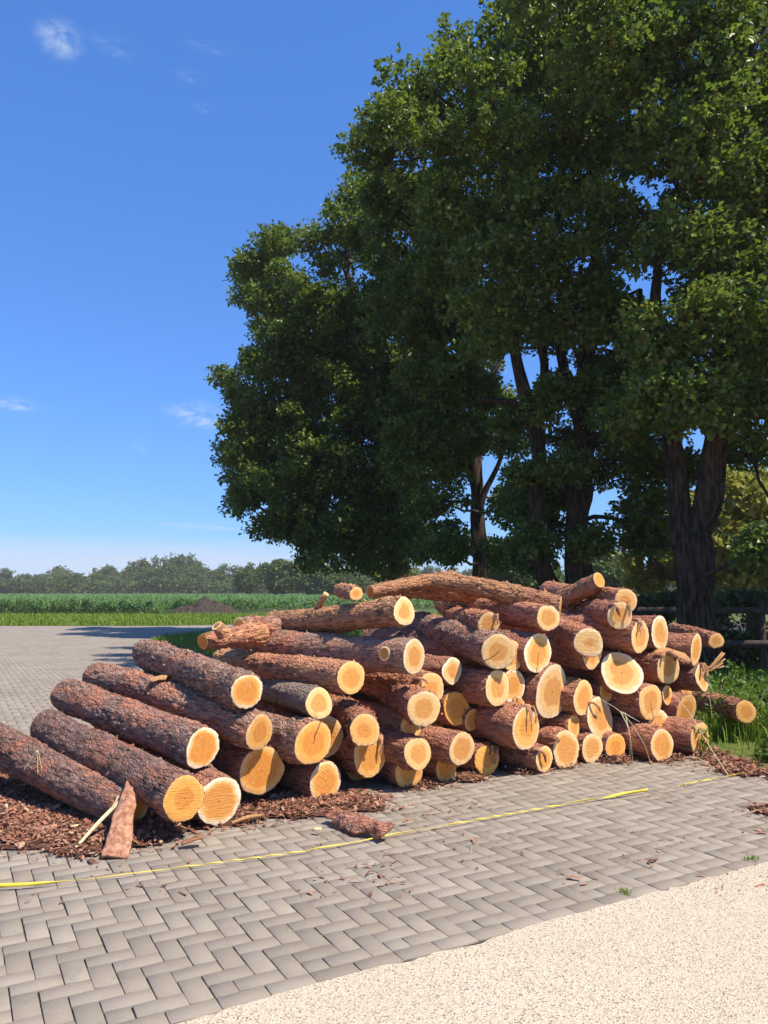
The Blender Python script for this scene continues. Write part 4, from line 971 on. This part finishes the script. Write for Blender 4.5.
small_tree('smaller golden bush tree seen left of the forked trunk', 652, 508, 27, 34, 'gold', .2, 70, dens=14, low=.2)
small_tree('green round tree in the gap right of the two trunked oak', 606, 545, 60, 32, 'far', .4, 90, dens=16, low=.12)
small_tree('green tree standing behind the left foot of the two trunked oak', 520, 548, 50, 34, 'far', .34, 90, dens=16, low=.15)
small_tree('round green tree at the field edge just left of the oaks', 283, 561, 120, 23, 'far', .6, 110, dens=16, low=.2)
small_tree('loose tree tucked under the left oak crown beside the round one', 318, 566, 112, 20, 'far', .55, 90, dens=14, low=.15)
small_tree('small dark tree left of the round field edge tree', 247, 567, 135, 15, 'far', .6, 60, dens=14, low=.2)
small_tree('small bushy tree at the field edge under the oak crown', 348, 572, 100, 20, 'far', .5, 70, dens=14, low=.1)

# ------------------------------------------------------------------ the far wood: one tree at a time
kinds = []
def far_mesh(seed, hgt, wid):
    n = 70
    v = unit(rng.normal(0, 1, (n, 3))) * (rng.random(n) ** .4)[:, None]
    v = v * [wid, wid, hgt * .42] * rng.uniform(.75, 1.15, (n, 1)) + [0, 0, hgt * .56]
    B = np.repeat(v, 12, 0) + rng.normal(0, .5, (n * 12, 3)) * [.9, .9, .6]
    V, F, tone = rosettes(B, 4, .62)
    return V, F, np.minimum(tone, .94)
fk = []
for s_, (h_, w_) in enumerate(((8.6, 3.3), (10.2, 3.0), (7.2, 3.6), (9.2, 2.5), (11.6, 4.4))):
    V, F, tone = far_mesh(s_, h_, w_)
    root = empty('wood_tree', (0, 0, 0))
    c_ = mesh_obj('crown', V, F, M['far'], root, attrs={'tone': ('FACE', tone)})
    tv, tf = tube([[0, 0, -.2], [0, 0, h_ * .3], [.1, 0, h_ * .6]], [.28, .22, .12], 6); t_ = mesh_obj('trunk', tv, tf, M['oakbark'], root)
    fk.append((root, c_, t_, h_))
lab = ['hazy mid sized tree in the far wood beyond the maize', 'hazy tall narrow tree in the far wood beyond the maize', 'hazy low rounded tree along the edge of the far wood', 'hazy slender tree in the far wood beyond the maize', 'hazy big domed tree rising above the far wood']
used = set(); jj = 0
def wood_top(px): return float(np.interp(px, [-150, 0, 60, 110, 135, 150, 172, 195, 215, 240, 262, 300, 420, 600, 800, 1000], [567, 569, 568, 566, 562, 556, 553, 559, 564, 567, 563, 564, 566, 564, 563, 563]))
for row, Yw in enumerate((205, 228)):
    xs = np.arange(-190, 1010, 14.5)
    for px in xs:
        px = px + random.uniform(-4, 4) + row * 6
        if 455 < px < 500 and row: pass
        topz = at(px, wood_top(px) + (7 + random.uniform(-1, 8) if row == 0 else random.uniform(-2, 6)), Yw)[2]
        ki = 4 if (140 < px < 190 and row == 1) else random.choice((0, 1, 2, 3))
        root, c_, t_, h_ = fk[ki]
        if ki in used:
            r2 = root.copy(); COL.objects.link(r2)
            for ch in (c_, t_):
                d_ = ch.copy(); d_.parent = r2; COL.objects.link(d_)
        else: r2 = root; used.add(ki)
        tag(r2, lab[ki], 'tree', 'trees of the far wood')
        s_ = topz / h_; X = at(px, 590, Yw)[0]
        r2.location = (X, Yw + random.uniform(-6, 6), 0); r2.scale = (random.uniform(.95, 1.3), random.uniform(.9, 1.2), s_); r2.rotation_euler = (0, 0, random.uniform(0, 6.28))
# low scrub closing the foot of the wood
n = 26000
P = np.stack([rng.uniform(-125, 170, n), rng.uniform(196, 204, n), rng.random(n) ** 1.3 * 4.6], 1); P[:, 2] *= .6 + .7 * fbm(np.c_[P[:, 0] * .15, P[:, 1] * .1, P[:, 2] * 0], 3, 2)
V, F, tone = rosettes(P, 3, .8)
tag(mesh_obj('scrub', V, F, M['far'], attrs={'tone': ('FACE', np.minimum(tone, .94))}), 'low scrub along the foot of the far wood', 'scrub', kind='stuff')

# ------------------------------------------------------------------ maize, grass, weeds
CORNY = ground(100, 615.5)[1]
def maize(xs, ys, hs, per, w):
    n = len(xs); X = np.repeat(xs, per); Y = np.repeat(ys, per); Hh = np.repeat(hs, per)
    th = rng.uniform(0, 2 * math.pi, n * per); z0 = Hh * rng.uniform(.1, .78, n * per)
    b = np.stack([X, Y, z0], 1); hd = np.stack([np.cos(th), np.sin(th), np.zeros(n * per)], 1)
    L = rng.uniform(.4, .75, n * per)[:, None]; Z = np.array([0, 0, 1.])
    sd = np.stack([-np.sin(th), np.cos(th), np.zeros(n * per)], 1) * w
    top = np.minimum(L[:, 0] * .5, np.maximum(.05, Hh * 1.02 - z0))[:, None]
    m = b + hd * L * .5 + Z * top; e = b + hd * L * .95 + Z * top * .55
    V = np.stack([b - sd * .6, b + sd * .6, m + sd, m - sd, e], 1).reshape(-1, 3); o = np.arange(n * per)[:, None] * 5
    return V, [(o + [0, 1, 2, 3]).astype(np.int32), (o + [3, 2, 4]).astype(np.int32)], np.clip(rng.normal(.5, .2, n * per), 0, .95)
xs, ys = [], []
for yrow in np.arange(CORNY, CORNY + 9, .75):
    x_ = np.arange(-33, 12, .17); xs.append(x_ + rng.normal(0, .03, len(x_))); ys.append(np.full(len(x_), yrow) + rng.normal(0, .06, len(x_)))
for yrow in np.concatenate([np.arange(CORNY + 9, 90, 1.5), np.arange(90, 190, 4)]):
    hw = yrow * .62 + 8
    x_ = np.arange(-hw, hw * .8, .3 if yrow < 90 else .62); xs.append(x_ + rng.normal(0, .08, len(x_))); ys.append(np.full(len(x_), yrow) + rng.normal(0, .3, len(x_)))
xs = np.concatenate(xs); ys = np.concatenate(ys)
MND = ground(205, 614); 
km = (np.hypot(xs - MND[0], (ys - MND[1]) * 1.2) > 3.0) & ~((xs > MND[0] - 2.0) & (ys < CORNY + 6 + (xs - MND[0]) * .8)); xs, ys = xs[km], ys[km]
hs = (1.0 + .16 * (fbm(np.stack([xs * .12, ys * .12, xs * 0], 1), 2, 3) - .5) * 2) * rng.uniform(.86, 1.1, len(xs))
near = ys < CORNY + 9
V1, F1, t1 = maize(xs[near], ys[near], hs[near], 7, .045); V2, F2, t2 = maize(xs[~near], ys[~near], hs[~near], 5, .08)
o = len(V1); V = np.concatenate([V1, V2]); F = [F1[0], F2[0] + o, F1[1], F2[1] + o]
tag(mesh_obj('maize_field', V, [np.concatenate(F[:2]), np.concatenate(F[2:])], M['corn'], attrs={'tone': ('FACE', np.concatenate([t1, t2, t1, t2]))}), 'wide field of young green maize in rows beyond the paving', 'maize', kind='stuff')

# dark heap of soil by the field
u_ = np.linspace(-1, 1, 60); U, W_ = np.meshgrid(u_, u_, indexing='ij')
rr = np.hypot(U, W_); z = np.clip(1 - rr ** 2, 0, 1) * .8 * (.35 + 1.3 * fbm(np.stack([U.ravel() * 3, W_.ravel() * 3, U.ravel() * 0], 1), 4, 1)).reshape(U.shape) + (fbm(np.stack([U.ravel() * 12, W_.ravel() * 12, U.ravel() * 0], 1), 3, 6).reshape(U.shape) - .5) * .2
V = np.stack([U * 2.4, W_ * 1.7, z - .08], 2).reshape(-1, 3); ix = np.arange(3600).reshape(60, 60)
hp = mesh_obj('soil_heap', V, np.stack([ix[:-1, :-1], ix[1:, :-1], ix[1:, 1:], ix[:-1, 1:]], 2).reshape(-1, 4).astype(np.int32), M['earth'], smooth=True)
hp.location = (MND[0], MND[1], -.02); tag(hp, 'dark heap of loose soil at the edge of the maize', 'soil heap')

# grass: sheets of turf and the blades standing on them
tag(sheet('verge', [(-70, FARY + .2), (-9, FARY - .0), (-4, FARY + 2.1), (9, FARY + 3.7), (60, FARY + 2), (60, CORNY - .2), (-70, CORNY - .2)], .006, M['lawn']))
tag(sheet('lawn', GRASS, .008, M['lawn']))
def blades(x, y, h, w, z=0.):
    n = len(x); th = rng.uniform(0, 2 * math.pi, n); ln_ = rng.uniform(.1, .6, n) * h
    b = np.stack([x, y, np.full(n, z)], 1); sd = np.stack([-np.sin(th), np.cos(th), np.zeros(n)], 1) * np.asarray(w)[:, None]
    hd = np.stack([np.cos(th), np.sin(th), np.zeros(n)], 1)
    m = b + hd * (ln_ * .35)[:, None] + [0, 0, 1] * (h * .6)[:, None]; e = b + hd * ln_[:, None] + [0, 0, 1] * (h * rng.uniform(.75, 1, n))[:, None]
    V = np.stack([b - sd, b + sd, m + sd * .7, m - sd * .7, e], 1).reshape(-1, 3); o = np.arange(n)[:, None] * 5
    return V, (o + [0, 1, 2, 3]).astype(np.int32), (o + [3, 2, 4]).astype(np.int32)
def grass(name, label, polys, mat='grass'):
    vs, f4, f3, o = [], [], [], 0
    for (x, y, h, w) in polys:
        V, a, b = blades(x, y, h, w); vs.append(V); f4.append(a + o); f3.append(b + o); o += len(V)
    V = np.concatenate(vs); A4 = np.concatenate(f4); A3 = np.concatenate(f3); tn = np.clip(rng.normal(.45, .22, len(A4)), 0, .95)
    return tag(mesh_obj(name, V, [A4, A3], M[mat], attrs={'tone': ('FACE', np.r_[tn, tn])}), label, 'grass', kind='stuff')
sets = []
n = 60000; x = rng.uniform(-28, 12, n); y = rng.uniform(FARY, CORNY + .5, n); kk = y > FARY + np.interp(x, [-60, -9, -4, 9, 60], [.35, .1, 2.2, 3.8, 2]); x, y = x[kk], y[kk]
sets.append((x, y, rng.uniform(.08, .26, len(x)), np.full(len(x), .016)))
grass('verge_grass', 'sunny strip of grass between the paving and the maize', sets)
n = 90000; x = rng.uniform(-8.5, 9, n); y = rng.uniform(7, FARY + 2, n); kk = inside(np.stack([x, y], 1), GRASS) & (x > -.35 * y) & ((y > 12) | (x > 2.5) | (rng.random(n) < .3)); x, y = x[kk], y[kk]
sets = [(x, y, rng.uniform(.05, .16, len(x)), np.full(len(x), .008))]
grass('lawn_grass', 'short grass around the oaks and behind the log pile', sets)
RB = [tuple(ground(*p)[:2]) for p in ((702, 757), (735, 764), (768, 769), (850, 782))] + [(9, 6.2), (9, 11.5), (4.2, 10.5), (3.6, 8.6)]
RT = [o for o in COL.objects if o.get('label', '').startswith('red barked log jutting')][0].matrix_world.translation
def clear(x, y, p=.92):
    # trampled where the jutting log lies
    return ~((y < RT.y + .12) & (np.abs(x - RT.x * y / RT.y + .08) < .26) & (rng.random(len(x)) < p))
n = 60000; x = rng.uniform(2.3, 8, n); y = rng.uniform(5.4, 11, n); kk = inside(np.stack([x, y], 1), RB) & ~((y < 6.75) & (x < 3.35) & (rng.random(n) < .8)) & clear(x, y); x, y = x[kk], y[kk]
hh = rng.uniform(.12, .5, len(x)) * np.interp(y, [5.6, 6.4, 7.4, 10], [.3, .42, .7, .85]); 
grass('tall_grass', 'tall rough grass and weeds at the right end of the pile', [(x, y, hh, rng.uniform(.003, .008, len(x)))])
# broad-leaved weeds standing in the rough grass
nW = 330; x = rng.uniform(2.5, 6.5, nW * 3); y = rng.uniform(5.7, 9.6, nW * 3); kk = inside(np.stack([x, y], 1), RB) & clear(x, y, 1.); x, y = x[kk][:nW], y[kk][:nW]
P = []
for a, b in zip(x, y):
    h = random.uniform(.15, .55) * np.interp(b, [5.8, 7, 10], [.65, 1, 1.1]); m = 16
    P.append(np.stack([a + rng.normal(0, .05, m), b + rng.normal(0, .05, m), rng.uniform(.05, 1, m) * h], 1))
V, F, tone = rosettes(np.concatenate(P), 3, .055)
tag(mesh_obj('weeds', V, F, M['weed'], attrs={'tone': ('FACE', np.minimum(tone, .94))}), 'leafy green weeds among the rough grass at the right', 'weeds', kind='stuff')
# thin seed stalks over the weeds
pt = []
for i_ in range(18):
    a, b = random.uniform(3.0, 5.6), random.uniform(6.6, 9.2)
    if not inside(np.array([[a, b]]), RB)[0]: continue
    h = random.uniform(.4, .7); q = random.uniform(-.25, .25)
    pt.append(tube(*resample([[a, b, 0], [a + q * .3, b, h * .6], [a + q, b - .05, h], [a + q * 1.5, b - .05, h * .96]], [.0035, .003, .0025, .004], .08), seg=4))
tag(mesh_obj('seed_stalks', *join(pt), M['straw']), 'thin dry seed stalks rising above the weeds', 'grass stalks', kind='stuff')
for (px, py, lab_) in ((625, 893, 'little weed tuft growing at the slab edge, nearer the middle'), (751, 859, 'little weed tuft growing at the slab edge, by the right frame edge')):
    p = ground(px, py); m = 46
    V, a4, a3 = blades(p[0] + rng.normal(0, .02, m), p[1] + rng.normal(0, .02, m), rng.uniform(.012, .03, m), np.full(m, .002))
    tn = np.full(m, .6); tag(mesh_obj('weed_tuft', V, [a4, a3], M['grass'], attrs={'tone': ('FACE', np.r_[tn, tn])}), lab_, 'weed')

# ------------------------------------------------------------------ hedge and fence on the right
HY = 14.2
n = 30000; x = rng.uniform(2.2, 16, n); topz = 1.35 + .22 * (fbm(np.stack([x * 1.1, x * 0, x * 0], 1), 3, 4) - .5) * 2
z = rng.random(n) ** .8 * topz; y = HY + rng.normal(0, .32, n) + (x - 5) * -.12
hole = fbm(np.stack([x * 1.3, z * 2.2, y * 0], 1), 2, 12); kk = (hole > .34) | (z > 1.0)
win = ((x > 6.05) & (x < 7.25) & (z > .55) & (z < 1.02)) & (rng.random(n) < .93); kk &= ~win
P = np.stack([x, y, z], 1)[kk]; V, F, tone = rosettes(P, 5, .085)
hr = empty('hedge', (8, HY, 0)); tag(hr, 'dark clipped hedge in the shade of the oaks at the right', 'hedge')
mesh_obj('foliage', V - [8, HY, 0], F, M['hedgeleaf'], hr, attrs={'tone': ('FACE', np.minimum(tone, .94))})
st_ = []
for x in np.arange(2.4, 15, .35):
    b = HY + (x - 5) * -.12
    st_.append(tube(*resample([[x, b, 0], [x + random.uniform(-.1, .1), b, .6], [x + random.uniform(-.2, .2), b, 1.1]], [.02, .014, .006], .2), seg=5))
v, f = join(st_); mesh_obj('stems', v - [8, HY, 0], f, M['oaktwig'], hr)
fr = empty('rail_fence', (6, 12.6, 0)); tag(fr, 'dark wooden post and rail fence in front of the hedge', 'fence')
def box(x0, x1, y0, y1, z0, z1):
    v = np.array([[x, y, z] for x in (x0, x1) for y in (y0, y1) for z in (z0, z1)], float)
    return v, np.array([[0, 1, 3, 2], [4, 6, 7, 5], [0, 4, 5, 1], [2, 3, 7, 6], [0, 2, 6, 4], [1, 5, 7, 3]], np.int32)
for xp in (3.4, 5.05, 6.12, 7.8, 9.6):
    v, f = box(xp - .05, xp + .05, 12.55, 12.65, -.1, 1.22); v += rng.normal(0, .006, v.shape); mesh_obj('post', v - [6, 12.6, 0], f, M['fence'], fr)
for zr in (.52, 1.06):
    v, f = box(3.0, 9.9, 12.515, 12.545, zr - .05, zr + .05); v += rng.normal(0, .008, v.shape); mesh_obj('rail', v - [6, 12.6, 0], f, M['fence'], fr)

# ------------------------------------------------------------------ sun and sky
EL, AZ = R(57), math.atan2(-.52, .854)           # direction towards the sun, to the right and a little behind
sd = Vector((math.cos(AZ) * math.cos(EL), math.sin(AZ) * math.cos(EL), math.sin(EL)))
sl_ = bpy.data.lights.new('sun', 'SUN'); sl_.energy = 4.8; sl_.angle = R(.53); sl_.color = (1., .93, .82)
so = bpy.data.objects.new('sun', sl_); link(so); so.rotation_euler = sd.to_track_quat('Z', 'Y').to_euler(); so.location = (20, -10, 30)
wd_ = bpy.data.worlds.new('World'); SC.world = wd_; wd_.use_nodes = True
nt = wd_.node_tree; nt.nodes.clear()
def wn(typ, ins=None, **kw):
    nd = nt.nodes.new(typ)
    for a, b in kw.items(): setattr(nd, a, b)
    for a, b in (ins or {}).items():
        if isinstance(b, bpy.types.NodeSocket): nt.links.new(b, nd.inputs[a])
        else: nd.inputs[a].default_value = b
    return nd
sky = wn('ShaderNodeTexSky', sky_type='NISHITA', sun_disc=False, sun_elevation=EL, sun_rotation=math.pi / 2 - AZ, altitude=0, air_density=1.0, dust_density=.1, ozone_density=4.0)
hsv = wn('ShaderNodeHueSaturation', {'Saturation': 1.12, 'Value': 1.0, 'Hue': .5, 'Color': sky.outputs[0]})
geo = wn('ShaderNodeTexCoord').outputs['Generated']
gm = wn('ShaderNodeGamma', {'Color': hsv.outputs[0], 'Gamma': .64})
tn_ = wn('ShaderNodeMix', {0: 1.}, data_type='RGBA', blend_type='MULTIPLY'); nt.links.new(gm.outputs[0], tn_.inputs[6]); tn_.inputs[7].default_value = (.50, .915, 1.63, 1)
col = tn_.outputs[2]
# faint wisps of high cloud
def wisp(px, py, wx, wy, amt, sc, col, lo=.38, hi=.72):
    d = unit(ray(px, py)); r_ = unit(np.array([d[1], -d[0], 0])); u_ = np.cross(r_, d)
    dt = lambda v: wn('ShaderNodeVectorMath', {0: geo, 1: tuple(float(q) for q in v)}, operation='DOT_PRODUCT').outputs['Value']
    a = wn('ShaderNodeMath', {0: dt(r_), 1: F_PX / wx}, operation='MULTIPLY').outputs[0]; b = wn('ShaderNodeMath', {0: dt(u_), 1: F_PX / wy}, operation='MULTIPLY').outputs[0]
    v = wn('ShaderNodeCombineXYZ', {0: a, 1: b, 2: 0.}).outputs[0]
    ln_ = wn('ShaderNodeVectorMath', {0: v}, operation='LENGTH').outputs['Value']
    fall = wn('ShaderNodeMapRange', {0: ln_, 1: 1., 2: .1, 3: 0., 4: 1.}, interpolation_type='SMOOTHSTEP').outputs[0]
    front = wn('ShaderNodeMath', {0: dt(d), 1: .2}, operation='GREATER_THAN').outputs[0]
    nz = wn('ShaderNodeTexNoise', {'Vector': v, 'Scale': sc, 'Detail': 6., 'Roughness': .62, 'Distortion': .6}).outputs[0]
    k_ = wn('ShaderNodeMapRange', {0: nz, 1: lo, 2: hi, 3: 0., 4: 1.}, interpolation_type='SMOOTHSTEP').outputs[0]
    m_ = wn('ShaderNodeMath', {0: wn('ShaderNodeMath', {0: fall, 1: k_}, operation='MULTIPLY').outputs[0], 1: wn('ShaderNodeMath', {0: front, 1: amt}, operation='MULTIPLY').outputs[0]}, operation='MULTIPLY').outputs[0]
    mx = wn('ShaderNodeMix', {0: m_}, data_type='RGBA'); nt.links.new(col, mx.inputs[6]); mx.inputs[7].default_value = CLOUD
    return mx.outputs[2]
CLOUD = (2.9, 3.4, 4.3, 1)
for a in ((60, 39, 24, 19, .6, 1.3, .3, .68), (115, 46, 30, 14, .16, 1.8), (188, 76, 18, 9, .16, 2.), (212, 48, 34, 8, .14, 2.), (203, 108, 14, 8, .14, 2.), (200, 416, 44, 20, .75, 2.2), (14, 404, 34, 9, .75, 1.7), (140, 447, 14, 8, .3, 1.6), (210, 526, 70, 6, .7, 1.3), (120, 566, 620, 34, .85, .8, .1, .5), (40, 552, 240, 14, .6, 1.), (240, 552, 120, 16, .6, 1.2)):
    col = wisp(*a[:6], col, *a[6:])
bg = wn('ShaderNodeBackground', {'Color': col, 'Strength': .148})
nt.links.new(bg.outputs[0], wn('ShaderNodeOutputWorld').inputs[0])

SC.view_settings.view_transform = 'Standard'; SC.view_settings.look = 'None'; SC.view_settings.exposure = 0.62
SC.view_settings.gamma = 1.0; SC.view_settings.use_curve_mapping = False
SC.render.engine = 'CYCLES'
SC.cycles.max_bounces = 6; SC.cycles.diffuse_bounces = 4; SC.cycles.transmission_bounces = 4; SC.cycles.use_denoising = True

# the summer air: a thin even haze over the whole yard and fields
v, f = box(-420, 420, -40, 420, -1.2, 30.)
hz_ = mesh_obj('haze', v, f); tag(hz_, kind='stuff', label='thin summer haze over the fields', cat='haze')
hm = bpy.data.materials.new('summer_haze'); hm.use_nodes = True; hm.node_tree.nodes.clear()
ho = hm.node_tree.nodes.new('ShaderNodeOutputMaterial'); hp_ = hm.node_tree.nodes.new('ShaderNodeVolumePrincipled')
hp_.inputs['Density'].default_value = .0006; hp_.inputs['Color'].default_value = (1., .93, .82, 1)
hm.node_tree.links.new(hp_.outputs[0], ho.inputs['Volume']); hz_.data.materials.append(hm)
SC.cycles.volume_bounces = 0
